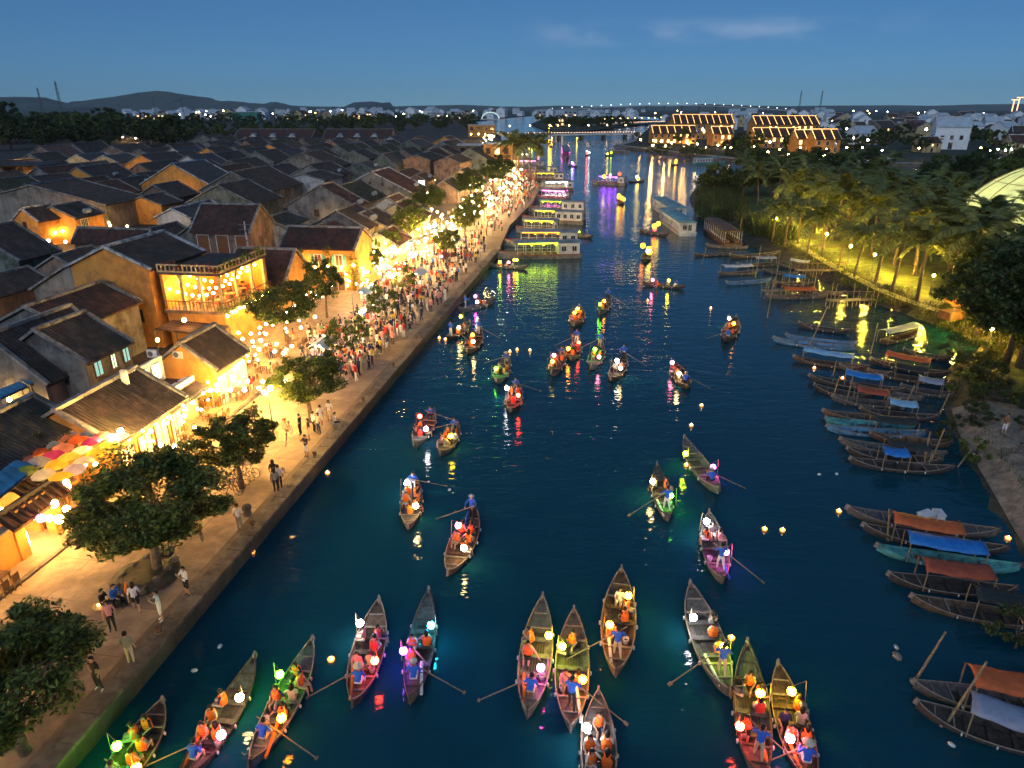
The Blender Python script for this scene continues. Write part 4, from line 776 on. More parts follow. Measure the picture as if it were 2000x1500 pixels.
MOORED = [((1653, 985), (1955, 1030), 'grey', None, 'carrying white foam boxes'), ((1685, 1017), (1972, 1062), 'dark', 'orange', 'under an orange canopy beside the foam boxes boat', (-.35, .6)), ((1712, 1057), (2000, 1097), 'teal', 'blue', 'next to the orange canopy boat', (-.45, .6)),
    ((1735, 1112), (1990, 1140), 'dark', 'rust', 'under a rust red canopy', (-.55, .5)), ((1780, 1155), (2080, 1205), 'brown', 'net', 'with hooped frame and open engine well', (-.8, .2)), ((1785, 1322), (2090, 1370), 'grey', 'orange', 'with tall slanting bamboo pole', (-.9, .3)), ((1790, 1360), (2110, 1460), 'dark', 'grey', 'with grey sailcloth canopy', (-.9, .35)),
    ((1660, 888), (1862, 905), 'dark', 'blue', 'with blue sheet and crossed bamboo poles', (-.1, .4)), ((1640, 850), (1850, 878), 'grey', None, 'with green crates amidships'), ((1615, 825), (1812, 836), 'blue', 'net', 'half covered with netting', (-.75, .1)), ((1607, 795), (1800, 812), 'brown', None, 'with red floor cloth'),
    ((1625, 767), (1780, 782), 'grey', 'rust', 'under a faded red canopy', (-.4, .4)), ((1580, 728), (1772, 755), 'dark', 'blue', 'under a bright blue canopy', (-.5, .25)), ((1550, 690), (1700, 710), 'brown', 'lightblue', 'under a pale blue canopy', (-.55, .75)), ((1700, 695), (1856, 722), 'dark', 'orange', 'under a narrow orange canopy', (-.5, .6)),
    ((1510, 655), (1672, 672), 'blue', None, 'lying beside a second pale hull'), ((1535, 648), (1678, 664), 'blue', None, 'nearest the lamplit shallows'), ((1720, 660), (1795, 640), 'brown', 'grey', 'under a grey flat canopy in the shallows', (-.8, .9)), ((1403, 528), (1482, 524), 'grey', 'white', 'under a whitish canopy', (-.6, .8)), ((1418, 546), (1508, 540), 'blue', None, 'with two pink floats'),
    ((1590, 745), (1702, 766), 'dark', None, 'wedged behind the bright blue canopy boat'), ((1662, 742), (1805, 770), 'grey', None, 'lying inside the faded red canopy boat'), ((1655, 868), (1842, 890), 'dark', 'net', 'under black netting beside the crossed poles', (-.7, .2)), ((1612, 810), (1792, 822), 'teal', None, 'between the brown and pale blue hulls'), ((1440, 512), (1530, 508), 'dark', 'grey', 'with low grey cover near the jetty', (-.6, .3)), ((1380, 474), (1462, 478), 'grey', None, 'below the big wooden boat'), ((1560, 560), (1655, 566), 'brown', None, 'tied inside the bamboo jetty'), ((1765, 676), (1862, 692), 'dark', None, 'in the lamplit shallows'), ((1695, 716), (1850, 737), 'brown', 'net', 'half covered next to the narrow orange canopy', (-.5, .3)),
    ((1640, 705), (1745, 722), 'grey', None, 'nosing between the pale blue and orange canopies'), ((1680, 790), (1835, 806), 'dark', 'lightblue', 'under a drooping light blue canopy', (-.4, .3)), ((1700, 838), (1862, 856), 'brown', None, 'stripped and empty beside the netting'), ((1760, 745), (1868, 762), 'grey', 'grey', 'under a small grey canopy by the shrubs', (-.5, .4)), ((1560, 625), (1660, 640), 'dark', None, 'drifting below the bamboo jetty'),
    ((1425, 496), (1522, 490), 'dark', None, 'with lit crates aboard'), ((1355, 492), (1432, 489), 'dark', None, 'beside the leaning post'), ((1498, 572), (1618, 570), 'grey', 'orange', 'below the bamboo jetty', (-.5, .5)), ((1510, 545), (1590, 548), 'dark', 'blue', 'behind the bamboo jetty', (-.5, .5)), ((1490, 522), (1560, 530), 'dark', None, 'crowded among jetty posts'), ((1520, 512), (1600, 520), 'dark', 'white', 'crowded at the head of the jetty', (-.5, .4))]
for m_ in MOORED:
    moored(*m_[:5], **({'f': m_[5]} if len(m_) > 5 else {}))
for x, y, s in ((1808, 1012, 1.), (1832, 1010, .8)):
    p = at(x, y, .35); o = thing('foam_box', 'white foam box lying open in a grey moored boat', 'box', p, rnd(0, 2), 'foam boxes in the grey boat'); MB().box(-.45 * s, .45 * s, -.3 * s, .3 * s, 0, .3).build('tub', WHITE, o); MB().box(-.5 * s, .5 * s, -.33 * s, .33 * s, .31, .36).build('lid', WHITE, o)
# mooring poles
for i, (x0, y0, x1, y1) in enumerate([(1780, 1330, 1818, 1233), (1838, 1418, 1885, 1285), (1735, 1055, 1722, 1000), (1805, 908, 1800, 850), (1812, 908, 1826, 845), (1862, 912, 1895, 870), (1830, 812, 1843, 775), (1625, 775, 1632, 742), (1570, 690, 1600, 610), (1700, 690, 1702, 640), (1475, 540, 1478, 490), (1512, 560, 1514, 500), (1535, 575, 1537, 530), (1370, 515, 1376, 490), (1498, 620, 1500, 560), (1650, 790, 1655, 740), (1590, 560, 1590, 520), (1440, 470, 1444, 430), (1625, 735, 1628, 710), (1760, 800, 1775, 760)]):
    p = at(x0, y0, 0); dep = proj(p)[2]; h = (y0 - y1) * dep / F / .9; q = Vector(((x1 - x0) * dep / F, 0, h + .3))
    o = link('mooring_pole', None, None, p - Vector((0, 0, .6))); tag(o, 'bamboo mooring pole stuck in the shallows among moored boats', 'pole', 'mooring poles by the right bank'); MB().tube([(0, 0, 0), q * .5 + Vector((.03, .02, .3)), q + Vector((0, 0, .6))], [.06, .055, .04], 6).build('shaft', BAMBOO, o); MB().tube([(0, 0, .6), (.0, 0, .72)], .075, 6).build('rope_binding', RAIL, o)
# ---------------------------------------------------------------- trees, palms, shrubs
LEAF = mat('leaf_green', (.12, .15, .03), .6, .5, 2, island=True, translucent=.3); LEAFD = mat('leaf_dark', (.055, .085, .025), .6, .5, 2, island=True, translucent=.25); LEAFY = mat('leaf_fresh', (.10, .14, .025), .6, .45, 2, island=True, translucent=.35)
BARK = mat('bark', (.13, .1, .075), .9, .35, 4, .5); PALML = mat('palm_leaf', (.13, .15, .042), .55, .4, 2, island=True, translucent=.25); REED = mat('reed_green', (.06, .08, .025), .8, .4, 2, island=True, translucent=.2)
def leaves(mb, c, rad, n, size, rg, m=0):
    for _ in range(n):
        v = Vector((rg.gauss(0, 1), rg.gauss(0, 1), rg.gauss(0, 1))).normalized() * rad * rg.random() ** .45; p = c + Vector((v.x, v.y, v.z * .75))
        a = Vector((rg.gauss(0, 1), rg.gauss(0, 1), rg.gauss(0, .6))).normalized(); b = a.cross(Vector((rg.gauss(0, .5), rg.gauss(0, .5), 1))).normalized(); s = size * rg.uniform(.6, 1.3)
        mb.face([p - a * s, p - b * s * .45, p + a * s, p + b * s * .45], m)
def tree_parts(seed, r, zc, rz_, nl, size, ncl=46, trunk=.2, base=0.):
    """crown of leaf clumps spread through an ellipsoid, trunk with forking limbs; everything in local metres"""
    rg = random.Random(seed); cr = MB(); tr = MB(); pts = []
    for _ in range(ncl):
        v = Vector((rg.gauss(0, 1), rg.gauss(0, 1), rg.gauss(0, 1))).normalized() * rg.uniform(.45, 1.) ** .6
        lump = 1 + .22 * noise.noise(v * 2 + Vector((seed, 0, 0)))
        pts.append(Vector((v.x * r * lump, v.y * r * lump, zc + v.z * rz_ * lump * (1 if v.z > 0 else .75))))
    for p in pts: leaves(cr, p, r * rg.uniform(.11, .27), nl // ncl, size, rg)
    fork = Vector((rg.uniform(-.2, .2), rg.uniform(-.2, .2), max(.8, zc - rz_ * .75)))
    tr.tube([(0, 0, base - .2), (.05, .02, fork.z * .5), fork], [trunk * 1.3, trunk, trunk * .85], 8)
    for p in rg.sample(pts, min(12, ncl)):
        m = fork.lerp(p, .5) + Vector((rg.uniform(-.3, .3), rg.uniform(-.3, .3), .25)); tr.tube([fork - Vector((0, 0, .15)), m, p], [trunk * .5, trunk * .3, .03], 5)
    return cr.mesh('crown', LEAF), tr.mesh('trunk', BARK, True)
def tree(loc, parts, label, group=None, sc=1., rz=0, leaf=None, name='street_tree', cat='tree'):
    t = thing(name, label, cat, loc, rz, group); t.scale = (sc, sc, sc) if not isinstance(sc, tuple) else sc
    c = link('crown', parts[0], t); link('trunk', parts[1], t)
    if leaf: c.material_slots[0].link = 'OBJECT'; c.material_slots[0].material = leaf
    return t
TA = tree_parts(1, 3.6, 4.3, 2.3, 24000, .14, 96, .22); TA2 = tree_parts(9, 3.5, 4.5, 2.6, 22000, .14, 78, .22); TB = tree_parts(2, 2.6, 3.9, 2.0, 10500, .145, 60, .15); TCc = tree_parts(3, 1.7, 3.4, 1.4, 3200, .12, 26, .09); TD = tree_parts(4, 5.5, 7, 4.2, 9000, .3, 60, .3); TE = tree_parts(5, 4.6, 6, 3.6, 4200, .42, 40, .3)
def tq(s, d, p, label, sc=1., leaf=None, rz=None, z=1.): return tree(Q(s, d, z), p, label, None, sc, rnd(0, 6) if rz is None else rz, leaf)
tq(28.6, 3.2, TA, 'large dense dark green tree over the stone tree pit', (1.02, 1.02, .95), LEAF, .6)
tq(18.2, 1.5, TA, 'big dark tree by two parked bicycles at the pavement edge', (.86, .86, .84), LEAF, 3)
tq(37.0, 3.2, TB, 'medium tree above the pile of parked bicycles', (.98, .98, .85), LEAF, 1)
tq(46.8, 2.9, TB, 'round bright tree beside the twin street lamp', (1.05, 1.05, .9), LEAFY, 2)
tq(64.5, 13.2, TA2, 'dark tree in front of the maroon awning', (.95, .95, .9), LEAFD, 4)
tq(73, 12.5, TB, 'smaller dark tree between the maroon awning and yellow house', (.8, .8, 1.15), LEAFD, 5)
tq(69, 4.4, TCc, 'young yellow lit tree in the crowd', 1.05, LEAFY); tq(57, 4.4, TCc, 'thin sparse tree beside the white lit stall', (.95, .95, 1), LEAF); tq(62, 4.6, TCc, 'small leafy tree left of the tall street lamp', .8, LEAF)
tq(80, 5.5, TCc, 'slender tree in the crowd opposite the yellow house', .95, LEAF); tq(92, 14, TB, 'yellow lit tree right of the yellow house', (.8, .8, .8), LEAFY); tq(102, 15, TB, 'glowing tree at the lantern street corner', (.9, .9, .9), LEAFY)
tq(104, 6, TB, 'bright tree with a yellow lamp in it by the crowd', (.8, .8, .9), LEAF); tq(118, 16, TB, 'spiky green tree behind the grey stall roof', (1.1, 1.1, 1.1), LEAF); tq(131, 20, TA, 'dark trees beneath the brick gable', (.9, .9, .9), LEAFD); tq(124, 7.5, TB, 'tree rising from the crowd by the tour boats', (.95, .95, 1.05), LEAF); tq(140, 9, TB, 'round tree beside the brightest stalls', (1, 1, 1.1), LEAF)
tq(150, 21, TA, 'dark tree screening the low brick gable', 1, LEAFD); tq(176, 17, TA, 'dark tree beside the pale gable with orange window', (1.05, 1.05, 1.2), LEAFD); tq(200, 15.5, TA, 'dark tree leaning over the bright promenade', (1.1, 1.1, 1.3), LEAFD); tq(222, 17, TA, 'farther dark tree over the bright promenade', (1.2, 1.2, 1.3), LEAFD)
tq(35.6, 15.2, TB, 'dark shrub with red flowers behind the hanging umbrellas', (.85, .85, .75), LEAFD)
# vines on the yellow house, plants on the balcony parapet
def vine(p0, p1, n, label, spread=.5, leaf=LEAF, size=.11, name='climbing_vine'):
    rg = random.Random(n); mb = MB(); a = Vector(p0); b = Vector(p1)
    o = thing(name, label, 'plant', (a + b) / 2 * Vector((1, 1, 0)) if False else a)
    for i in range(14):
        c = (b - a) * (i / 13) + Vector((rg.uniform(-.2, .2), rg.uniform(-.2, .2), rg.uniform(-.3, .3))); leaves(mb, c, spread * rg.uniform(.6, 1.3), n // 14, size, rg)
    mb.build('foliage', leaf, o); MB().tube([(0, 0, 0), (b - a) * .5 + Vector((.05, 0, .1)), b - a], .03, 4).build('stem', BARK, o)
vine(Q(85.0, 13.6, 1.1), Q(85.0, 13.8, 5.6), 1400, 'thick vine climbing the corner of the yellow house', .75); vine(Q(85.0, 23.3, 3.5), Q(85.0, 20.3, 6.4), 1100, 'vine hanging over the yellow house window with blue light', .6); vine(Q(84.9, 16.8, 6.6), Q(84.9, 17.0, 4.2), 500, 'vine between two teal shuttered windows', .5)
vine(Q(84.9, 22.8, 3.3), Q(84.9, 14.2, 3.4), 900, 'green trail of leaves above the yellow house door', .3); vine(Q(61.6, 23.5, 9.2), Q(61.5, 17.9, 9.0), 1000, 'red flowering plants along the balcony parapet', .35, mat('bougainvillea', (.22, .07, .03), .7, .5, 2, island=True)); vine(Q(61.6, 17.7, 9.2), Q(70, 17.6, 9.2), 1000, 'row of plants on the river side of the balcony parapet', .35, LEAFY)
vine(Q(60.8, 17.4, 5.0), Q(70.5, 17.0, 5.0), 1400, 'yellow lit greenery below the balcony rail', .5, LEAFY); vine(Q(23, 10.9, 1.5), Q(27, 10.9, 1.5), 900, 'orange flowering bush in front of the gate wall', .5, mat('orange_flowers', (.35, .09, .02), .7, .5, 2, island=True))
# coconut palms
def frond_mesh(seed, L=4.0):
    rg = random.Random(seed); mb = MB(); N_ = 9; pts = []
    for i in range(N_ + 1):
        t = i / N_; pts.append(Vector((L * t * (1 - .12 * t), 0, .75 * math.sin(t * 1.5) * 1.2 - 1.9 * t * t * rg.uniform(.95, 1.05))))
    mb.tube(pts, [.05 - .04 * i / N_ for i in range(N_ + 1)], 4)
    for k in range(24):
        t = .12 + .88 * k / 24; i = min(int(t * N_), N_ - 1); p = pts[i].lerp(pts[i + 1], t * N_ - i); d = (pts[i + 1] - pts[i]).normalized(); l = (.95 - .55 * abs(t - .4)) * rg.uniform(.8, 1.1)
        for sg in (-1, 1):
            q = p + Vector((.25 * l, sg * l * .72, -.42 * l + rg.uniform(-.08, .08))); w = d * .1; mb.face([p - w, p + w, q + w * .3, q - w * .3])
    return mb.mesh('frond', PALML)
FRONDS = [frond_mesh(i) for i in range(4)]
PTR = []
for k in range(3):
    b = [.5, -.4, .8][k]; PTR.append((MB().tube([(b * (t ** 1.6), .3 * b * t * t, 6.2 * t - .2) for t in [i / 7 for i in range(8)]], [.2 - .1 * i / 7 for i in range(8)], 7).mesh('trunk', BARK, True), Vector((b, .3 * b, 6.1))))
def palm(loc, label, group, sc=1., rz=0, n=15):
    k = R.randrange(3); t = thing('coconut_palm', label, 'palm tree', loc, rz, group); t.scale = (sc,) * 3; link('trunk', PTR[k][0], t)
    for i in range(n):
        f = link('frond', R.choice(FRONDS), t, PTR[k][1]); f.rotation_euler = (rnd(-.15, .15), rnd(-.75, .55) if i % 3 else rnd(-1.0, -.4), 2 * PI * i / n * 1.618 * 1.0 + rnd(-.2, .2)); q = rnd(.8, 1.15); f.scale = (q, q, q)
    return t
PG = 'coconut palms on the grassy spit'
pp = [(1508, 470), (1532, 478), (1558, 475), (1575, 500), (1606, 500), (1637, 523), (1668, 540), (1710, 550), (1742, 568), (1790, 585), (1545, 440), (1590, 455), (1625, 470), (1660, 490), (1700, 505), (1745, 520), (1800, 530), (1850, 545), (1690, 450), (1740, 460), (1790, 470), (1840, 480), (1570, 410), (1620, 415), (1670, 420), (1480, 400), (1520, 395), (1880, 600), (2010, 640), (2030, 700)]
for i, (x, y) in enumerate(pp):
    p = at(x, y, 1.2); palm(p, 'coconut palm with drooping fronds standing by the lamplit grass path' if i < 10 else 'coconut palm in the dark grove behind the lamplit path', PG, rnd(.95, 1.3) * (1.15 if i > 9 else .95), rnd(0, 6.28))
palm(Vector((40, 41, 1.2)), 'coconut palm overhanging the trampled bank path', None, 1.25, 2.4); palm(Vector((46, 53, 1.2)), 'coconut palm behind the bank path trees', None, 1.2, 1)
# tall palms at the end of the promenade
for x, y in ((1010, 350), (1022, 352), (1034, 354), (1000, 345), (1046, 350)): palm(at(x, y, 1), 'tall palm in front of the yellow house at the promenade end', 'palms at the promenade end', 1.9, rnd(0, 6), 12)
# big trees and undergrowth on the right bank
SH = [tree_parts(20 + i, 1.5, 1.0, 1.0, 1500, .13, 18, .05) for i in range(2)]
for p, sc, q, lb in (((46, 58), 1.0, TD, 'large dark tree hanging over the moored boats'), ((53, 65), 1.05, TD, 'large dark tree behind the orange awning kiosk'), ((56, 52), 1.0, TD, 'dark tree at the edge of the bank path'), ((58, 74), .9, TD, 'tall dark tree behind the palms'), ((61, 93), .75, TD, 'dark tree in the middle of the grove'), ((80, 128), .6, TE, 'tree lit yellow green beside the bamboo dome'), ((74, 116), .75, TE, 'yellow green lit tree in front of the dome'), ((86, 158), .7, TE, 'dark tree left of the bamboo dome'), ((76, 160), .8, TE, 'yellow lit tree above the palm grove')):
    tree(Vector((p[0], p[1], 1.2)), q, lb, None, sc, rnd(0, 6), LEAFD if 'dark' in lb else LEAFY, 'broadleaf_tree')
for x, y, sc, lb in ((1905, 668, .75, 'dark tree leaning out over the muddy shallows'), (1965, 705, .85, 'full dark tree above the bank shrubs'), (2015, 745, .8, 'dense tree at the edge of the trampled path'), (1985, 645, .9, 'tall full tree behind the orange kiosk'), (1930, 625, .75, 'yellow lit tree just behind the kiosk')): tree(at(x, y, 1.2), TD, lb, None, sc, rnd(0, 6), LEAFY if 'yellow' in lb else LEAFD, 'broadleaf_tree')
for i in range(75):
    u, v = rnd(60, 190), rnd(150, 262); p = Vector((52 + (u - 60) * 1.1, v, 1.2))
    if p.y > 268 - (p.x - 130) * .1 or p.x < 47 + max(0, (p.y - 190)) * .45 + 4: continue
    tree(p, R.choice([TE, TE, TD]), 'dark grove tree between the palms and the far channel', 'grove trees on the spit', rnd(.6, .95), rnd(0, 6), R.choice([LEAFD, LEAF, LEAFD]), 'broadleaf_tree')
for i in range(34): p = Vector((rnd(52, 66) + 4 * (i % 5), rnd(78, 150), 1.2)); palm(p, 'coconut palm in the dark grove behind the lamplit path', PG, rnd(1.0, 1.35), rnd(0, 6), 15)
for i in range(26): p = Vector((rnd(54, 125), rnd(140, 255), 1.2)); (palm(p, 'coconut palm in the dark grove behind the lamplit path', PG, rnd(.9, 1.3), rnd(0, 6), 11) if p.x > 52 + max(0, p.y - 190) * .45 else None)
SG = 'shrubs along the grassy bank'
for i in range(64):
    j = R.randrange(len(RBS)); q = offs(RBS, rnd(1.2, 5))[j]
    if q[1] < 26 or q[1] > 262: continue
    tree(Vector((q[0], q[1], .7)), R.choice(SH), 'low leafy shrub growing on the muddy bank', SG, rnd(.45, .8) if q[1] < 130 else rnd(.9, 1.6), rnd(0, 6), R.choice([LEAF, LEAFD, REED]), 'shrub', 'shrub')
for i, (x, y, s_) in enumerate(((1985, 1260, .9), (1900, 830, .9), (1925, 800, 1.1), (1870, 770, 1), (1940, 760, 1.2), (1890, 740, 1.2), (1850, 860, .8), (1905, 900, .8), (1945, 690, 1.4), (1870, 700, 1.2))): tree(at(x, y, .6), R.choice(SH), 'shrub spreading down to the water beside the moored boats', SG + ' by the boats', s_, rnd(0, 6), R.choice([LEAF, REED]), 'shrub', 'shrub')
# reeds on the tip of the spit and grass tufts: uncountable
def tufts(name, pts, n, h, m, kind='stuff'):
    mb = MB()
    for _ in range(n):
        c, rad = R.choice(pts); a = rnd(0, 2 * PI); q = rad * math.sqrt(R.random()); p = Vector((c[0] + q * math.cos(a), c[1] + q * math.sin(a), c[2])); d = Vector((rnd(-.4, .4), rnd(-.4, .4), 1)) * h * rnd(.5, 1.2); w = Vector((rnd(-1, 1), rnd(-1, 1), 0)).normalized() * .03 * (1 + h * .5)
        mb.face([p - w, p + w, p + d * .6 + w * .6, p + d + Vector((rnd(-.2, .2), rnd(-.2, .2), 0)) * h, p + d * .6 - w * .6])
    tag(mb.build(name, m), kind=kind)
tufts('reeds', [((46 + i * 2.6, 150 + i * 9 + j * 4, 1.0), 5) for i in range(9) for j in range(3)] + [((49, 140 - i * 3, 1.1), 3.5) for i in range(6)], 11000, 2.6, REED)
tufts('grass', [((47.5 + rnd(-2, 4), y, 1.1), 3) for y in range(70, 136, 4)] + [((q[0], q[1], .8), 2) for q in offs(RBS, 3.0) if 34 < q[1] < 80], 16000, .38, mat('grass_blade', (.09, .11, .02), .8, .4, 2, island=True, translucent=.3))
# background trees on the town side, island and far bank
BGt = [tree_parts(40 + i, 5, 5.2, 3.8, 1500, .62, 26, .3) for i in range(3)]
for i in range(245):
    lf = i < 125; px = rnd(-30, 345) if lf else rnd(330, 930); py = rnd(236, 296) if lf else rnd(222, 262); q = at(px, py, 1); s_, d_ = sd(q)
    if any(b_[0] - 2 < s_ < b_[1] + 2 and b_[2] - 2 < d_ < b_[3] + 2 for b_ in OCC): continue
    tree(q, R.choice(BGt), 'dark round tree among the distant town houses', 'trees in the distant town', rnd(1.2, 2.1) if lf else rnd(1.0, 1.9), rnd(0, 6), R.choice([LEAFD, LEAFD, LEAF]), 'town_tree')
for i in range(46): q = at(rnd(320, 640), rnd(246, 282), 1); s_, d_ = sd(q); (None if any(b_[0] - 2 < s_ < b_[1] + 2 and b_[2] - 2 < d_ < b_[3] + 2 for b_ in OCC) else tree(q, R.choice(BGt), 'dark tree between the old town and the market halls', 'trees before the market halls', rnd(.7, 1.2), rnd(0, 6), R.choice([LEAFD, LEAF]), 'town_tree'))
for x, y, s_ in ((27, 262, 3.1), (215, 258, 2.6), (120, 262, 2.3), (75, 265, 2.2), (160, 262, 2.2), (420, 258, 1.5), (385, 262, 1.6), (752, 248, 2)): tree(at(x, y, 1), R.choice(BGt), 'tall dark tree standing above the old town skyline', 'tall skyline trees', s_, rnd(0, 6), LEAFD, 'town_tree')
for i in range(50): q = at(rnd(1045, 1260), rnd(236, 252), 1); tree(q, R.choice(BGt), 'dark tree on the wooded river island', 'trees on the river island', rnd(1, 1.5), rnd(0, 6), LEAFD, 'island_tree')
for i in range(75):
    px = rnd(1235, 2050); y0 = 288 if px < 1300 else 300; q = at(px, rnd(225, y0 + 8), 1.5)
    if q.length < 1900 and q.y > 300 - (q.x - 100) * .05 + 10: tree(q, R.choice(BGt), 'dark tree among the houses on the far bank', 'trees on the far bank', rnd(.7, 1.3), rnd(0, 6), R.choice([LEAFD, LEAFD, LEAF]), 'far_bank_tree')
for i in range(30): px = rnd(1240, 1640); q = at(px, 300 + (px - 1240) * .035, 1.5) + Vector((3, 9, 0)); tree(q, R.choice(SH), 'clipped shrub along the far promenade hedge', 'promenade hedge shrubs', rnd(1.2, 2), 0, LEAFY, 'shrub', 'shrub')
# ---------------------------------------------------------------- bank path on the right, kiosk, dome
sel = [i for i, p in enumerate(RBS) if 20 < p[1] < 53]; lv = [(-.2, .1), (.5, .5), (1.2, .95), (1.9, 1.27), (2.4, 1.3)]; lo = [offs(RBS, d) for d, z in lv]; mb = MB()
for k in range(4):
    for i in sel[:-1]: mb.face([(lo[a_][j][0], lo[a_][j][1], lv[a_][1]) for a_, j in ((k, i), (k + 1, i), (k + 1, i + 1), (k, i + 1))])
tag(mb.build('revetment', mat('mortared_bank', (.27, .22, .165), .9, .35, 2.2, .6, dirt=(.12, .1, .075))), kind='structure')
mb = MB(); la, lb_ = offs(RBS, 2.4), offs(RBS, 8)
for i in sel[:-1]: mb.face([(la[i][0], la[i][1], 1.27), (lb_[i][0], lb_[i][1], 1.27), (lb_[i + 1][0], lb_[i + 1][1], 1.27), (la[i + 1][0], la[i + 1][1], 1.27)])
tag(mb.build('bank_path', mat('trampled_earth', (.26, .2, .145), .9, .3, 2.5, .5)), kind='structure')
mb = MB(); pa = smoothline([(52.5, 70), (48.8, 76), (47, 84), (46.9, 95), (47.6, 108), (48.8, 122), (50.5, 135)], 2); w_ = offs(pa, 1.4)
for a, b, c, d in zip(pa, pa[1:], w_[1:], w_): mb.face([(a[0], a[1], 1.21), (d[0], d[1], 1.21), (c[0], c[1], 1.21), (b[0], b[1], 1.21)])
tag(mb.build('grass_path', mat('pale_path', (.3, .27, .14), .9, .25, 2)), kind='structure')
# ---------------------------------------------------------------- lamps and lanterns of the waterfront
LC['gold'] = (1, .56, .13); CW['gold'] = 'golden'; LC['amber'] = (1, .66, .26); CW['amber'] = 'amber'; LC['path'] = (1, .66, .07); CW['path'] = 'yellow'
def street_lamp(loc, label, group=None, h=3.6, st=140., col='gold', twin=True, r=.17, rz=0, clear=True):
    t = thing('street_lamp', label, 'street lamp', loc, rz, group)
    MB().lathe([(.14, -.1), (.14, .15), (.07, .3), (.05, h * .6), (.04, h)], 8).build('post', STEEL, t)
    xs = (-.42, .42) if twin else (0,)
    if twin: MB().bar((-.45, 0, h - .05), (.45, 0, h - .05), .04, .05).build('arm', STEEL, t)
    for x in xs: MB().ball((x, 0, h + r * .9), r, 10, 7).build('lamp_globe', glow('street_globe_%s_%d' % (col, st), LC[col], st), t, True)
    return t
SLP = [((43.8, 4.4), 'twin globe lamp beside the round bright tree'), ((64, 4.8), 'twin globe lamp in the thick of the crowd'), ((36.0, 10.2), 'single bright lamp at the corner of the shop eave'), ((79, 6.5), 'twin globe lamp opposite the yellow house'), ((92, 7.5), 'twin globe lamp in the dense crowd by the quay'), ((103, 9), 'lamp glowing inside a street tree'), ((116, 11), 'lamp beside the grey stall roof'), ((132, 6), 'lamp where the tour boats begin'), ((146, 8), 'lamp among the brightest stalls')]
for (s_, d_), lb in SLP: street_lamp(Q(s_, d_, 1), lb, st=900., rz=ANG)
# round lanterns along the shopfronts, read off one by one
LG = 'golden lanterns strung along the shopfronts'
for x, y in [(395, 761), (412, 762), (424, 762), (450, 762), (477, 761), (377, 786), (330, 815), (294, 842), (250, 857), (280, 864), (314, 869), (341, 871), (367, 869), (381, 836), (362, 800), (360, 812), (187, 907), (435, 738), (423, 752), (456, 741), (484, 744), (513, 745), (532, 744), (533, 753), (558, 744), (478, 762), (506, 758), (471, 709), (508, 640), (490, 652), (510, 665), (493, 667), (506, 682), (540, 672), (536, 686), (554, 690), (570, 676), (520, 633), (518, 622), (474, 662), (466, 650), (615, 619), (588, 640), (640, 520), (585, 516), (690, 518), (745, 505), (753, 475)]:
    lantern(at(x, y, 3.6 if y > 600 else 4.6), 'gold', .13, 400., 'round golden lantern hanging before the shopfronts', LG, drop=.35)
for i, (x, y) in enumerate([(94, 978), (105, 984), (130, 994), (15, 1005), (32, 1006), (49, 1010), (62, 1010), (80, 1012), (96, 1012), (115, 1014), (131, 950), (2, 1000)]):
    wh = i % 2; lantern(at(x, y, 3.2), 'pink' if i in (3, 4, 7) else 'gold', .24 if wh else .19, 5. if i in (3, 4, 7) else 110., '%s paper lantern strung across the gate house front' % ('rosy' if i in (3, 4, 7) else 'golden'), 'lanterns across the gate house front', drop=.3)
for j in range(5):
    for i in range(8):
        f = i / 7; s_ = 62.0 + j * 1.75; d_ = 18.1 + 5.2 * f; z = 6.75 + .27 * j - .55 * math.sin(PI * f); lantern(Q(s_, d_, z), 'gold', .13, 140., 'small lantern on the strings filling the balcony restaurant', 'lanterns inside the balcony restaurant', drop=.25)
for i in range(12): lantern(Q(61.2 + i * .78, 17.25, 4.55 + .12 * (i % 2)), 'gold', .13, 150., 'lantern along the outer rail of the balcony restaurant', 'lanterns on the balcony rail')
for i in range(6): lantern(Q(84.8, 14.6 + (i // 3) * 5.4, 1.9 + .75 * (i % 3)), 'gold', .17, 50., 'lantern of the vertical string beside the yellow house door', 'lanterns by the yellow house door')
for d_ in (15.2, 18.6, 22): lantern(Q(84.7, d_, 4.15), 'gold', .16, 150., 'wall lamp under an upper window of the yellow house', 'wall lamps of the yellow house', name='wall_lamp')
# farther promenade: brighter, denser, whiter
for i in range(62):
    s_ = 88 + i * 2.6 + rnd(-1, 1); d_ = (rnd(7.5, 16) if s_ < 150 else rnd(5, 15)); e = 0
    if s_ > 116:
        q = None
        for a, b in zip(BANK[3:], BANK[4:]):
            if a.y <= s_ * UY <= b.y: t_ = (s_ * UY - a.y) / (b.y - a.y); q = a.lerp(b, t_) - Vector((d_, 0, 0))
        if q is None: continue
    else: q = Q(s_, d_)
    lantern(Vector((q.x, q.y, rnd(3.0, 4.6))), 'amber' if i % 3 else 'gold', .125, 2600., 'bright lantern over the crowded far promenade', 'lanterns over the far promenade', drop=.3)
for i in range(24):
    y = 262 + i * 12; t_ = min(1, max(0, (y - 210) / 120)); x = 8.4 - 11 * t_ - rnd(4, 14) - (y - 330) * .02 * (y > 330)
    lantern(Vector((x, y, rnd(4, 6))), 'amber', .24, 1100., 'bright lantern over the crowded far promenade', 'lanterns over the far promenade')
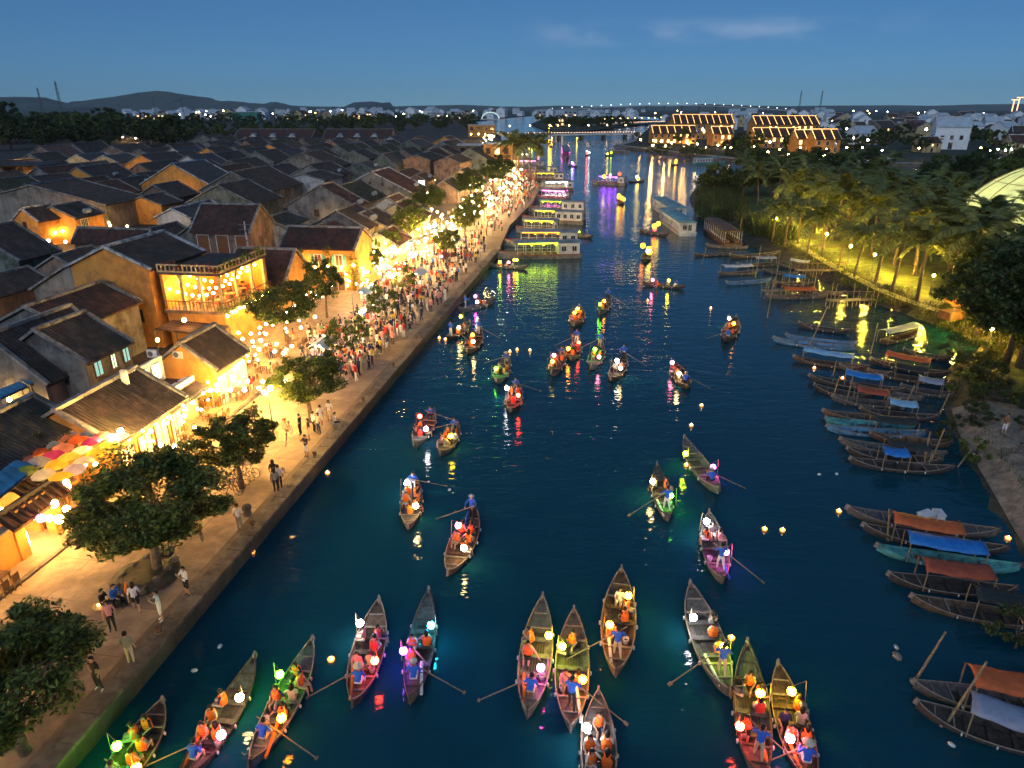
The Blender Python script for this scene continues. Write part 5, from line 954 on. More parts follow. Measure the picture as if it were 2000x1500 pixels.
# glowing spots in the lanes
def wall_lamp(px, py, z, col='gold', r=.22, st=60., label='', group='lamps in the old town lanes'): lantern(at(px, py, z), col, r, st, label or 'small lamp lighting an old town lane', group, name='lane_lamp')
for x, y, z, st in ((108, 455, 3, 60), (122, 452, 3, 60), (190, 418, 4, 60), (215, 440, 2.5, 60), (160, 462, 2.5, 40), (510, 284, 5, 90), (485, 268, 5, 60), (528, 300, 4, 70), (620, 290, 4, 60), (280, 395, 3, 50), (330, 360, 3, 50), (60, 765, 3, 50), (95, 745, 3, 50), (86, 795, 2.5, 40), (250, 262, 4, 160), (270, 262, 4, 160), (230, 262, 4, 160), (175, 262, 4, 40), (20, 318, 6, 90), (45, 318, 6, 90), (70, 322, 6, 80), (8, 320, 6, 80), (98, 312, 3, 60), (448, 290, 4, 30), (95, 605, 5, 20), (360, 625, 4.6, 30), (245, 595, 3, 30), (905, 390, 3, 120), (925, 395, 3, 160), (700, 265, 5, 30)): wall_lamp(x, y, z, st=st * 2.5, r=.2 if y > 350 else .4)
# terrace bar far left and pale lit strip under the long roof
t = thing('rooftop_terrace', 'rooftop terrace bar with yellow lights at the edge of the old town', 'terrace', at(45, 375, 1), 0); MB().box(-11, 9, -4, 8, -.1, 4.4).build('wall', WALL['grey'], t); MB().box(-11.3, 9.3, -4.3, 8.3, 4.42, 4.8).build('floor_slab', COPE_W, t); MB().box(-11.5, 9.5, -4.6, 8.5, 7.3, 7.5).build('roof', TILE[2], t)
for x in (-11, -6, -1, 4, 9): MB().box(x - .12, x + .12, -4.2, -3.9, 4.82, 7.28).build('post', WOOD, t)
for x in range(-10, 9, 2): window(t, (x, -4, 2.5), (0, -1, 0), w=1, h=.6, frame=COPE_W, pane=glow('window_dim_orange', (1, .5, .2), .8))
# hanging umbrellas
UC = [(.6, .4, .04), (.5, .05, .2), (.15, .25, .4), (.55, .5, .42), (.6, .12, .03), (.35, .3, .45), (.45, .5, .08), (.5, .2, .15)]; UN = ['yellow', 'crimson', 'blue', 'cream', 'orange', 'lilac', 'lime', 'coral']
for i in range(24):
    a, b = i % 4, i // 4; k = (a * 3 + b * 5 + i // 7) % 8; p = Q(31.2 + b * .95 + a * .12, 10.0 + a * 1.15 + rnd(-.1, .1), 4.5 + rnd(-.08, .08)); t = thing('hanging_umbrella', '%s open umbrella in the canopy of hanging umbrellas' % UN[k], 'umbrella', p, rnd(0, 1), 'umbrellas of the hanging canopy'); t.rotation_euler = (rnd(-.12, .12), rnd(-.12, .12), rnd(0, 1))
    MB().lathe([(.62, 0), (.45, .14), (.22, .24), (.0, .28)], 8, rib=0).build('canopy', mat('umbrella_' + UN[k], UC[k], .6, .1, 3, translucent=.45), t); MB().tube([(0, 0, .36), (0, 0, -.45), (.05, 0, -.52), (.09, 0, -.46)], .012, 4).build('handle', STEEL, t)
    for q in range(8): MB().bar((0, 0, .275), (.6 * math.cos(q * PI / 4), .6 * math.sin(q * PI / 4), .0), .01, .012).build('rib', STEEL, t)
for i, (s_, d_) in enumerate(((32, 10.5), (34, 11), (32.5, 12.8), (35, 12.5))): lantern(Q(s_, d_, 3.7), 'gold', .17, 90., 'lantern glowing below the hanging umbrellas', 'lanterns below the umbrellas')
# yellow lamps on the right bank
for i, (x, y) in enumerate(((1512, 452), (1568, 470), (1548, 440), (1610, 486), (1656, 512), (1702, 530), (1750, 545), (1600, 450), (1815, 575), (1880, 640))): street_lamp(at(x, y, 1.2), 'yellow lamp post shining on the grass path between the palms', 'path lamps on the grassy spit', 2.3, 4600., 'path', False, .13)
for x, y in ((1925, 690), (1975, 680)): street_lamp(at(x, y, 1.2), 'yellow lamp glowing through the trees by the bank path', 'lamps behind the bank trees', 2.2, 600., 'path', False, .17)

# cords carrying the shopfront lanterns, and the pole that feeds the lanes
for i, (s0, s1, d0, d1) in enumerate(((36, 44, 10.0, 9.6), (44, 52, 9.6, 9.8), (52, 60, 9.8, 11.5), (60, 68, 11.5, 12), (68, 84, 12, 12.5), (84, 100, 12.5, 14))):
    a = Q(s0, d0, 4.4); b = Q(s1, d1, 4.4); t = thing('festoon', 'dark sagging festoon line carrying shopfront lanterns', 'festoon', a, 0, 'lantern cords along the shopfronts'); MB().tube([(b - a) * (k / 10) - Vector((0, 0, .45 * math.sin(PI * k / 10))) for k in range(11)], .02, 4).build('cord', STEEL, t)
t = thing('utility_pole', 'grey utility pole with insulator arms between the tiled houses', 'pole', Q(83, 26.5, 1)); MB().tube([(0, 0, -.1), (0, 0, 9)], [.16, .1], 8).build('post', COPE_W, t)
for z in (8.6, 8.0, 7.4): MB().bar((-.8, 0, z), (.8, 0, z), .08, .08).build('crossarm', STEEL, t)

k = 0; rg = random.Random(5)
while k < 42:
    s_ = rg.uniform(40, 260); d_ = rg.uniform(14, 40 + s_ * .5)
    if any(b_[0] - .5 < s_ < b_[1] + .5 and b_[2] - .5 < d_ < b_[3] + .5 for b_ in OCC) or proj(Q(s_, d_, 3))[0] < 0: continue
    k += 1; lantern(Q(s_, d_, 3.2), 'gold', .16 if s_ < 150 else .24, 190., 'small lamp lighting an old town lane', 'lamps in the old town lanes', name='lane_lamp')
for k in range(16):   # water tanks and aerials over the roofs
    b_ = OCC[10 + k * 4 % (len(OCC) - 12)]; s_, d_ = (b_[0] + b_[1]) / 2, b_[2] + .6; p = Q(s_, d_, 5.2)
    t = thing('water_tank', 'steel rooftop water tank on thin legs in the old town', 'water tank', p, ANG, 'rooftop water tanks'); MB().tube([(-.7, 0, .9), (.7, 0, .9)], .42, 12).build('tank', mat('galvanised', (.45, .46, .47), .35, .15, 3, metal=.6), t)
    for x in (-.5, .5):
        for y in (-.3, .3): MB().bar((x, y, -.9), (x, y, .6), .05, .05).build('leg', STEEL, t)
    t = thing('aerial', 'thin television aerial above a tiled roof', 'aerial', Q(s_ + 2, (b_[2] + b_[3]) / 2, 6.5), ANG + k, 'roof aerials'); MB().tube([(0, 0, 0), (0, 0, 3.6)], .025, 4).build('mast', STEEL, t)
    for z in (3.1, 3.4): MB().bar((-.5, 0, z), (.5, 0, z), .02, .02).build('element', STEEL, t)

for x, y, z, st in ((60, 478, 3, 420), (95, 470, 3, 420), (128, 472, 2.5, 420), (160, 468, 2.5, 300), (200, 432, 3.5, 300), (232, 448, 2.5, 300), (318, 392, 3, 260), (505, 300, 4, 300), (540, 312, 3, 300), (475, 280, 5, 260), (620, 296, 4, 260), (30, 330, 6.6, 260), (70, 333, 6.6, 260), (240, 268, 4, 500), (265, 270, 4, 500), (180, 268, 4, 200)):
    lantern(at(x, y, z), 'gold', .2 if y > 350 else .32, st, 'floodlight glowing on ochre walls in an old town lane', 'floodlights in the old town lanes', name='lane_floodlight')
for i in range(9): lantern(Q(7 + 2 * i, 9.4, 3.4), 'gold', .17, 420., 'golden lantern added out of view along the garden wall beyond the gate house', 'lanterns added out of view along the garden wall', drop=.3)  # unseen lanterns added past the frame edge, continuing the street's light onto the near quay

bm = MB().ball((0, 0, 0), .075, 7, 5).mesh('bulb', glow('string_bulb', (1, .62, .22), 330)); sm = MB().bar((0, 0, .06), (0, 0, .16), .04, .04).mesh('socket', STEEL)
for i in range(150):
    s_ = 37 + i * .75 + rnd(-.3, .3); d_ = (9.6 if s_ < 52 else 9.6 + min(3, (s_ - 52) * .2)) + rnd(-.8, 1.8) - (rnd(0, 6) if s_ > 76 else 0); z = rnd(3.2, 4.6)
    o = link('string_bulb', bm, None, Q(s_, d_, z)); tag(o, 'tiny golden bulb on the strings above the shop street', 'light bulb', 'string bulbs above the shop street'); link('socket', sm, o)
# ---------------------------------------------------------------- tour boats
ROOFB = mat('boat_roof_grey', (.2, .24, .28), .6, .25, 1, dirt=(.11, .13, .15)); HULLW = mat('tour_hull', (.22, .2, .17), .6, .3, 1.5, dirt=(.09, .08, .07)); CABW = mat('cabin_white', (.55, .55, .52), .6, .15, 1.5, dirt=(.3, .3, .29))
def tour_boat(bow, stern, col, label, L0=None, open_=.65, st=7., hull=HULLW, roof=ROOFB, B=3.0, group='roofed tour boats', double=False, mid=None):
    a = at(*bow, .2); b = at(*stern, .2); d = a - b; L = d.length; c = (a + b) / 2; t = thing('tour_boat', label, 'tour boat', (c.x, c.y, 0), math.atan2(d.y, d.x), group); mb = MB(); n = 12; vv = []
    for i in range(n + 1):
        f = -1 + 2 * i / n; hb = B / 2 * (1 if f < .3 else max(.06, 1 - ((f - .3) / .7) ** 2)); zt = .75 + (.9 * max(0, f - .2) ** 2); x = f * L / 2
        vv += [(x, -hb, zt), (x, -hb * .8, -.3), (x, hb * .8, -.3), (x, hb, zt), (x, hb * .92, zt - .1), (x, -hb * .92, zt - .1)]
    mb.raw(vv, [(i * 6 + j, (i + 1) * 6 + j, (i + 1) * 6 + (j + 1) % 6, i * 6 + (j + 1) % 6) for i in range(n) for j in range(6)] + [(0, 3, 2, 1)]); mb.build('hull', hull, t)
    for sg in (-1, 1): MB().tube([(p[0], p[1] * 1.02, p[2] + .02) for p in vv[(0 if sg < 0 else 3)::6]], .06, 5).build('rub_rail', mat('boat_red', (.3, .05, .03), .5, .2, 3), t)
    x0, x1 = -L / 2 * .94, L / 2 * .55; w = B / 2 * .92; xm = x0 + (x1 - x0) * (1 - open_)
    if open_ < 1: MB().box(x0, xm, -w, w, .66, 2.55).build('cabin', CABW, t)
    rs = 8; rf = MB()
    for (xa, xb, z) in ((x0 - .3, xm - .05, 2.62), (xm, x1 + .5, 2.75)):
        if xb - xa < .5: continue
        for k in range(rs):
            y0, y1 = -w * 1.1 + 2.2 * w * k / rs, -w * 1.1 + 2.2 * w * (k + 1) / rs; z0, z1 = z + .25 * (1 - (y0 / w / 1.1) ** 2), z + .25 * (1 - (y1 / w / 1.1) ** 2); rf.face([(xa, y0, z0), (xb, y0, z0), (xb, y1, z1), (xa, y1, z1)]); rf.face([(xa, y1, z - .08), (xb, y1, z - .08), (xb, y0, z - .08), (xa, y0, z - .08)])
        for y in (-w * 1.1, w * 1.1): rf.face([(xa, y, z - .08), (xb, y, z - .08), (xb, y, z), (xa, y, z)])
        rf.face([(xa, -w * 1.1, z - .08), (xa, w * 1.1, z - .08), (xa, w * 1.1, z), (xa, 0, z + .25), (xa, -w * 1.1, z)])
    rf.build('roof', roof, t); np_ = max(3, int((x1 - xm) / 1.3))
    for sg in (-1, 1):
        for k in range(np_ + 1): x = xm + (x1 - xm) * k / np_; MB().box(x - .04, x + .04, sg * w - .04, sg * w + .04, .7, 2.66).build('post', CABW, t)
        MB().bar((xm, sg * w, 1.25), (x1, sg * w, 1.25), .05, .06).build('rail', CABW, t)
        if open_ < 1:
            nw = max(1, int((xm - x0) / 1.3))
            for k in range(nw): window(t, (x0 + (xm - x0) * (k + .5) / nw, sg * w, 1.25), (0, sg, 0), w=.7, h=.8, frame=CABW)
    if open_ < 1: window(t, (x0, .5, 1.2), (-1, 0, 0), w=.7, h=.8, frame=CABW); window(t, (x0, -.5, 1.0), (-1, 0, 0), w=.6, h=1.1, frame=CABW)
    for k in range(int((x1 - xm) / 1.1)):
        for sg in (-1, 1): MB().box(xm + .3 + k * 1.1, xm + .75 + k * 1.1, sg * w * .55 - .3, sg * w * .55 + .3, .7, 1.12).build('bench', WOODM, t)
    if col:
        g = glow('tour_%s_%d' % (col, st * 10), LC[col], st)
        for sg in (-1, 1): MB().bar((xm + .2, sg * w * .9, 2.56), (x1 - .2, sg * w * .9, 2.56), .1, .08).build('light_strip', g, t)
        for k in range(int((x1 - xm) / 1.0)): MB().ball((xm + .5 + k, -w - .1 if k % 2 else w + .1, 2.4), .15, 7, 5).build('lamp_globe', g, t)
    return t
tour_boat((972, 503), (1133, 499), 'lime', 'yellow lit tour boat with grey roof and stern cabin', open_=.66, st=12)
tour_boat((985, 478), (1130, 478), 'orange', 'tour boat with orange strip lights behind the yellow lit one', open_=.7, st=7)
tour_boat((1008, 452), (1090, 455), 'yellow', 'short tour boat strung with amber lanterns', open_=.95, st=10)
tour_boat((1020, 430), (1142, 436), 'yellow', 'tour boat with white panelled stern cabin', open_=.45, st=6)
tour_boat((1032, 411), (1144, 414), 'lime', 'tour boat with tall pale stern and grey roof', open_=.5, st=4)
tour_boat((1048, 388), (1108, 391), 'magenta', 'brilliant pink lit party boat', open_=1, st=30); tour_boat((1046, 372), (1118, 370), 'white', 'brilliant white lit party boat', open_=.8, st=40); tour_boat((1024, 352), (1102, 352), 'yellow', 'dim tour boat with golden strip beyond the party boats', open_=.7, st=5); tour_boat((1000, 338), (1092, 340), None, 'unlit slatted tour boat near the palms', open_=.8); tour_boat((988, 325), (1064, 326), 'pink', 'tour boat with rosy roof lights near the palms', open_=.8, st=12); tour_boat((985, 311), (1040, 311), 'warm', 'farthest tour boat at the promenade with white lights', open_=.8, st=14)
tour_boat((1157, 358), (1223, 361), 'purple', 'violet lit tour boat crossing the river', open_=.75, st=34, B=3.4); tour_boat((1106, 313), (1103, 292), 'magenta', 'pinkish tour boat coming down the river', open_=.8, st=10, B=4); tour_boat((1230, 298), (1190, 297), None, 'dark tour boat tied near the bridge end', open_=.7)
TEALR = mat('teal_roof', (.16, .34, .38), .6, .2, 1, dirt=(.12, .2, .22))
tour_boat((1278, 400), (1325, 428), None, 'white houseboat with teal roof lying behind another', open_=.15, roof=TEALR, B=4, group='white houseboats', hull=CABW); tour_boat((1292, 424), (1343, 460), None, 'white houseboat with windowed stern cabin and cream hull', open_=.2, roof=TEALR, B=3.6, group='white houseboats', hull=CABW)
tour_boat((1378, 445), (1432, 482), None, 'big bare wooden boat with blue awning pole by the reeds', open_=1, roof=BW['brown'], hull=BW['brown'], B=3.2, group=None); tour_boat((1415, 318), (1355, 320), None, 'turquoise fishing boat at the far embankment', open_=.3, hull=BW['teal'], roof=BW['teal'], group=None)
lantern(at(1210, 340, 5), 'red', .5, 6, 'red lantern high on the violet lit boat', 'lanterns on the violet boat'); lantern(at(1180, 345, 4), 'yellow', .5, 6, 'yellow lantern high on the violet lit boat', 'lanterns on the violet boat'); lantern(at(1192, 342, 4.4), 'pink', .4, 6, 'pink lantern high on the violet lit boat', 'lanterns on the violet boat')
# bamboo fishing jetties
JG = 'bamboo jetties at the grassy bank'
for x, y, L, a in ((1530, 580, 6, .2), (1420, 415, 9, .1), (1400, 400, 8, -.1), (1390, 430, 7, .15), (1600, 540, 7, 0), (1660, 600, 6, .1)):
    p = at(x, y, 0); t = thing('bamboo_jetty', 'rickety bamboo jetty standing on thin posts in the shallows', 'jetty', p, a, JG); MB().box(-L / 2, L / 2, -.5, .5, .9, .98).build('deck', BAMBOO, t)
    for k in range(7):
        for sg in (-.45, .45): MB().tube([(-L / 2 + L * k / 6, sg, -.5), (-L / 2 + L * k / 6 + rnd(-.2, .2), sg + rnd(-.2, .2), rnd(1.2, 3.2))], .045, 5).build('post', BAMBOO, t)
    MB().tube([(-L / 2, .5, 1.9), (L / 2, .45, 1.8)], .035, 5).build('rail', BAMBOO, t)
# kiosk, dome
t = thing('kiosk', 'small kiosk with orange awning under the big tree', 'kiosk', at(1858, 622, 1.2), .3); MB().box(-1.2, 1.2, -.8, .8, 0, .9).build('counter', WOODM, t); MB().face([(-1.5, -1.2, 1.9), (1.5, -1.2, 1.9), (1.5, 1, 2.5), (-1.5, 1, 2.5)]).face([(-1.5, 1, 2.44), (1.5, 1, 2.44), (1.5, -1.2, 1.84), (-1.5, -1.2, 1.84)]).build('awning', TARP['orange'], t)
for x in (-1.4, 1.4):
    for y in (-1.1, .9): MB().box(x - .03, x + .03, y - .03, y + .03, 0, 1.9 if y < 0 else 2.4).build('post', STEEL, t)
LC['dome'] = (1, .95, .5); CW['dome'] = 'pale'
dc = at(2080, 480, 1.2); dm = thing('bamboo_dome', 'glowing pale dome tent with bamboo ribs', 'dome', dc, 0); RX, RZ = 17.5, 13.5; na, nr = 20, 6
DM = mat('dome_cloth', (.62, .66, .42), .7, .18, .6, streak=.2, translucent=.55)
dp = lambda i, k, q=1.: (RX * q * math.cos(2 * PI * i / na) * math.cos(k / nr * PI / 2), RX * q * math.sin(2 * PI * i / na) * math.cos(k / nr * PI / 2), .6 + RZ * q * math.sin(k / nr * PI / 2))
for i in range(na):
    for k in range(nr):
        m_ = MB(); S = 3
        for u in range(S):
            for v in range(S): m_.face([dp(i + (u + a) / S * .985 + .007, k + (v + b) / S * .985 + .007) for a, b in ((0, 0), (1, 0), (1, 1), (0, 1))])
        m_.build('panel', DM, dm, True)
    MB().tube([dp(i, k / 2, 1.008) for k in range(nr * 2 + 1)], .07, 5).build('rib', BAMBOO, dm)
for k in range(1, nr): MB().tube([dp(i / 2, k, 1.008) for i in range(na * 2 + 1)], .04, 4).build('hoop', BAMBOO, dm)
for a in (2.6, 3.4, 4.2): lantern(dc + Vector((9 * math.cos(a), 9 * math.sin(a), 2.6)), 'dome', .6, 190., 'floodlight shining inside the glowing dome tent', 'floodlights in the dome', name='floodlight')
# ---------------------------------------------------------------- far bank: hotels, houses, bridges, masts, cranes
STRIP = glow('roof_led', (1, .5, .14), 4.); WWIN = glow('window_hotel', (1, .62, .25), 2.2)
def hotel(px, py, L, w, ze, zr, label, fl=3, rz=0., lit=True, flip=1):
    p = at(px, py, 1.5); n = max(2, int(L / 4)); ws = []
    for f in range(fl):
        for k in range(n): ws.append(('f', L * (k + .5) / n, 1 + f * (ze - 2.5) / fl, dict(w=1.5, h=2, frame=WHITE, pane=WWIN if R.random() < .4 else GLASS)))
        ws += [('e', -w * .45, 1 + f * (ze - 2.5) / fl, dict(w=1.4, h=1.9, frame=WHITE)), ('e', w * .3, 1 + f * (ze - 2.5) / fl, dict(w=1.4, h=1.9, frame=WHITE))]
    t = house(p, rz, L, w, ze, zr, 'ochre', 1, label, None, cope=COPE_W, wins=ws, pitch=1.1, lift=.12, name='hotel', base=1.5, yo=.8); sl = (zr - ze) / w
    if lit:
        for k in range(int(L / 4.8) + 1):
            x = min(L, k * 4.8); MB().bar((x, -.3, zr - 1.5 + .2 - sl * .3), (x, -(w + .7), zr - 1.5 + .2 - sl * (w + .7)), .16, .12).build('light_strip', STRIP, t)
        MB().bar((0, -.25, zr - 1.2), (L, -.25, zr - 1.2), .16, .12).build('light_strip', STRIP, t)
hotel(1310, 272, 44, 9, 13, 18.5, 'taller hotel wing with glowing roof lines and big ochre gable'); hotel(1270, 281, 28, 7, 8.5, 12.5, 'lower hotel wing with glowing roof lines and white arcade', 2); hotel(1385, 285, 12, 6, 9, 12.5, 'small ochre hotel annexe beside the lit garden', 2)
hotel(1464, 276, 44, 9, 13, 18, 'hotel block with long glowing roof behind a lower one'); hotel(1465, 290, 26, 6.5, 8.5, 12.5, 'lower glowing roofed hotel block with balconies', 2); hotel(1545, 298, 12, 5.5, 9, 12.5, 'ochre gabled hotel villa next to another alike', 2); hotel(1578, 300, 13, 6, 9, 13, 'ochre gabled hotel villa at the lit street corner', 2)
FH = 'pale houses on the far bank'; fproto = []
WR = mat('metal_roof_blue', (.4, .47, .52), .5, .2, .3); RR = mat('metal_roof_red', (.16, .06, .05), .6, .2, .3)
for k, (wl, lb) in enumerate((('white', 'white walled house with blue metal roof in the far suburb'), ('cream', 'cream house with red roof in the far suburb'), ('white', 'tall white house with balcony windows in the far suburb'), ('brick', 'brownish house with dark roof in the far suburb'))):
    t = house((0, -400, 1), 0, 11, 5, 6.5 + 2.5 * (k == 2), 9.5 + 2.5 * (k == 2), wl, [3, 1, 3, 0][k], lb, FH, pitch=2, lift=0, name='suburb_house', cope=COPE_W, wins=[('f', 2.5, 3.4, W1), ('f', 5.5, 3.4, dict(w=.9, h=1.3, pane=WWIN if k % 2 else GLASS)), ('f', 8.5, 3.4, W1), ('g', 0, 3.4, W1), ('f', 5.5, .2, dict(w=1.2, h=2.1))])
    if k in (0, 2): [c for c in t.children if c.name.startswith('roof')][0].data.materials[0] = WR
    fproto.append((t, lb))
HW = mat('suburb_white', (.72, .74, .76), .8, .1, .5)
for t, lb in fproto:
    if 'white' in lb: [c for c in t.children if c.name.startswith('wall')][0].data.materials[0] = HW
def fh(q, k, rz, sc): return clone(fproto[k][0], q, rz, fproto[k][1], FH, sc)
for i in range(120):
    px = rnd(1300, 2060); py = rnd(222, 262) + max(0, px - 1600) * .045; q = at(px, py, 1.5)
    if q.length < 2200: fh(q, R.choice([0, 0, 1, 2, 3]), R.choice([0, PI / 2, .3, -.4, 1.2]) + rnd(-.1, .1), rnd(.9, 1.35) * (1 + max(0, q.length - 700) / 1600))
for i in range(120):
    px = rnd(240, 990); q = at(px, rnd(217, 234), 1.0); fh(q, R.choice([0, 0, 2, 2, 1]), rnd(0, 3), rnd(1.3, 2.4))
for i in range(28): fh(at(rnd(1000, 1260), rnd(219, 230), 1), R.choice([0, 0, 2]), rnd(0, 3), rnd(1.4, 2.2))
for x, y, k, rz, sc in ((1815, 290, 2, -.35, 1.55), (1660, 282, 0, .2, 1.3), (1790, 297, 1, .1, .9), (1960, 302, 1, -.2, 1.1), (2000, 296, 1, -.2, 1.2), (1700, 270, 3, .3, 1.5), (1760, 268, 1, .1, 1.5), (1620, 268, 0, 1, 1.2)): fh(at(x, y, 1.5), k, rz, sc)
for t, lb in fproto: bpy.data.objects.remove(t) if False else None
for t, lb in fproto: t.location = at(rnd(1500, 1900), 255, 1.5)
def block(px, py, w, d, h, label, m, rows, cols, pm=GLASS, lit=.2, rz=0.):
    p = at(px, py, 1); t = thing('apartment_block', label, 'building', p, rz); MB().box(0, w, 0, d, -.1, h).build('wall', m, t); MB().box(-.4, w + .4, -.4, d + .4, h + .01, h + .6).build('roof', COPE_W, t)
    for r in range(rows):
        for c in range(cols): window(t, (w * (c + .5) / cols, 0, 1 + h * r / rows), (0, -1, 0), w=w / cols * .5, h=h / rows * .5, frame=m, pane=WWIN if R.random() < lit else pm, bars=0)
block(455, 240, 44, 14, 16, 'building shrouded in green construction netting', mat('green_netting', (.05, .2, .17), .8, .25, .3, streak=.3), 5, 8, mat('green_net_dark', (.03, .12, .1), .8, .1, 2), 0)
block(548, 240, 20, 12, 12, 'white block beside the green netted building', WALL['white'], 3, 4); block(605, 240, 18, 12, 12, 'grey concrete frame building', WALL['grey'], 4, 5); block(705, 236, 46, 12, 13, 'long white hotel with lit top floor', WALL['white'], 3, 9, GLASS, .5); block(268, 240, 60, 14, 12, 'white hotel with lit windows beneath the mountain', WALL['white'], 3, 9, GLASS, .6); block(690, 236, 14, 10, 12, 'small orange lit block beside the long hotel', WALL['ochre'], 4, 3, GLASS, .9); block(835, 236, 24, 12, 14, 'white twin gabled block near the river bend', WALL['white'], 4, 4); block(880, 236, 26, 12, 16, 'tall white block with terrace near the river bend', WALL['white'], 4, 5); block(945, 330, 14, 8, 9, 'yellow house behind the palms at the promenade end', WALL['ochre'], 2, 4, WOOD, .2); block(895, 318, 13, 8, 7, 'brownish roofed house where the bright promenade begins', WALL['brick'], 2, 3); block(915, 268, 22, 12, 9, 'floodlit golden hall by the river bend', WALL['ochre'], 2, 4, GLASS, .3); block(1470, 246, 70, 14, 9, 'long white block behind the hotels', WALL['white'], 2, 12); block(1070, 246, 26, 10, 9, 'golden lit pavilion on the river island', WALL['ochre'], 2, 6, GLASS, .5); block(1050, 228, 110, 30, 16, 'large pale hall with bright sign on the skyline', WALL['white'], 2, 9, GLASS, .3)
for x, y, z in ((920, 262, 5), (935, 262, 5), (1078, 245, 4), (1090, 245, 4), (800, 330, 4)): wall_lamp(x, y, z, r=.5, st=90, label='floodlight on a golden waterside hall', group='floodlights by the river bend')
for x, y in ((1275, 284), (1300, 285), (1335, 287), (1380, 288), (1415, 288), (1470, 295), (1500, 297), (1540, 302), (1575, 304), (1610, 304), (1345, 280), (1430, 285)): wall_lamp(x, y, 2.2, r=.4, st=330, label='floodlight added at the foot of the hotel walls to brighten them', group='floodlights added by the hotels')  # floodlights added to brighten the hotel walls
# bridges
def bridge(p0, p1, w, label, n, lamps=0, th=1.1, lc='warm', lst=40, rail=True, hump=0.):
    d = p1 - p0; L = d.length; t = thing('bridge', label, 'bridge', (p0.x, p0.y, 0), math.atan2(d.y, d.x)); z = p0.z; K = 12; zz = lambda f: z + hump * math.sin(PI * f)
    m = MB()
    for k in range(K): m.bar((L * k / K, 0, zz(k / K) - th / 2), (L * (k + 1) / K, 0, zz((k + 1) / K) - th / 2), w, th)
    m.build('deck', CABW, t)
    for k in range(n): x = L * (k + .5) / n; MB().box(x - .9, x + .9, -w * .35, w * .35, -1, zz(x / L) - th - .01).build('pier', STONE, t)
    if rail:
        for sg in (-1, 1):
            MB().bar((0, sg * w * .48, z + 1.0), (L, sg * w * .48, z + 1.0), .12, .15).build('railing', CABW, t)
        for k in range(int(L / 2.4)): MB().ball((k * 2.4, -w * .5, z + 1.1), .17, 6, 4).build('fairy_light', glow('bridge_bulb', (1, .55, .3), 12), t)
    for k in range(lamps): x = L * (k + .5) / lamps; MB().tube([(x, w * .4, zz(x / L)), (x, w * .4, zz(x / L) + 6)], .1, 5).build('lamp_post', STEEL, t); MB().ball((x, w * .4, zz(x / L) + 6.2), .4 if rail else 1.7, 7, 5).build('lamp_globe', glow('bridge_lamp_%s' % lc, LC[lc], lst), t)
bridge(at(978, 263, 4), at(1242, 260, 4.), 7, 'low white road bridge edged with fairy lights', 6, 7)
bridge(Vector((150, 3100, 14)), Vector((1250, 3300, 14)), 14, 'long distant bridge with a string of lamp posts', 14, 26, 3, 'white', 5, False, 22.)
bridge(at(1160, 243, 4), at(1300, 238, 4), 7, 'second low bridge lit by golden lamps beyond the island', 5, 10, 1, 'gold', 40)
t = thing('arch_bridge', 'distant bridge with a white lit arch', 'bridge', at(958, 234, 3), -.3); MB().tube([(-17 * math.cos(PI * i / 16), 0, 1 + 12 * math.sin(PI * i / 16)) for i in range(17)], .8, 6).build('arch', glow('arch_light', (.75, 1, .85), .6), t); MB().box(-90, 60, -5, 5, 0, 1.5).build('deck', CABW, t)
for x in range(-15, 16, 5): MB().bar((x, 0, 1.5), (x, 0, 12 * math.sqrt(max(0, 1 - (x / 17) ** 2))), .3, .3).build('hanger', CABW, t)
for x in (-80, -60, -40): MB().ball((x, -5, 3), 1., 6, 5).build('lamp_globe', glow('lamp_pinkish', (1, .5, .8), 12), t)
# lattice masts and lit cranes
def mast(px, y0, dist, hgt, label, group='lattice radio masts'):
    X = (px - 1000) / F * dist / .927; t = thing('radio_mast', label, 'mast', (X, dist, 1), 0, group); w = hgt * .035
    for sx in (-1, 1):
        for sy in (-1, 1): MB().bar((sx * w, sy * w, 0), (sx * w * .3, sy * w * .3, hgt), w * .16, w * .16).build('leg', STEEL, t)
    m = MB()
    for k in range(10):
        z0, z1 = hgt * k / 10, hgt * (k + 1) / 10; a, b = w * (1 - .07 * k), w * (1 - .07 * (k + 1)); m.bar((-a, -a, z0), (b, -b, z1), w * .1, w * .1).bar((a, a, z0), (-b, b, z1), w * .1, w * .1).bar((-a, a, z0), (-b, -b, z1), w * .1, w * .1)
    m.build('bracing', STEEL, t)
for px, d, h in ((211, 900, 45), (243, 900, 52), (1482, 1500, 55), (1517, 1500, 55), (400, 1100, 38), (447, 1100, 36)): mast(px, 0, d, h, 'thin lattice radio mast against the dusk sky')
CR = glow('crane_lights', (1, .5, .25), 2.2)
for px, h in ((1840, 75), (1848, 90), (1867, 120), (1898, 100), (1912, 105), (1920, 110)):
    d = 5200; X = (px - 1000) / F * d / .927; t = thing('tower_crane', 'lit tower crane far on the horizon', 'crane', (X, d, 1), 0, 'lit cranes on the horizon'); MB().bar((0, 0, 0), (0, 0, h), 5, 5).build('mast', CR, t); MB().bar((-20, 0, h + 2), (28, 0, h + 2), 4, 6).build('jib', CR, t); MB().box(-2.5, 2.5, -2.5, 2.5, h + 5, h + 14).build('cab', STEEL, t)
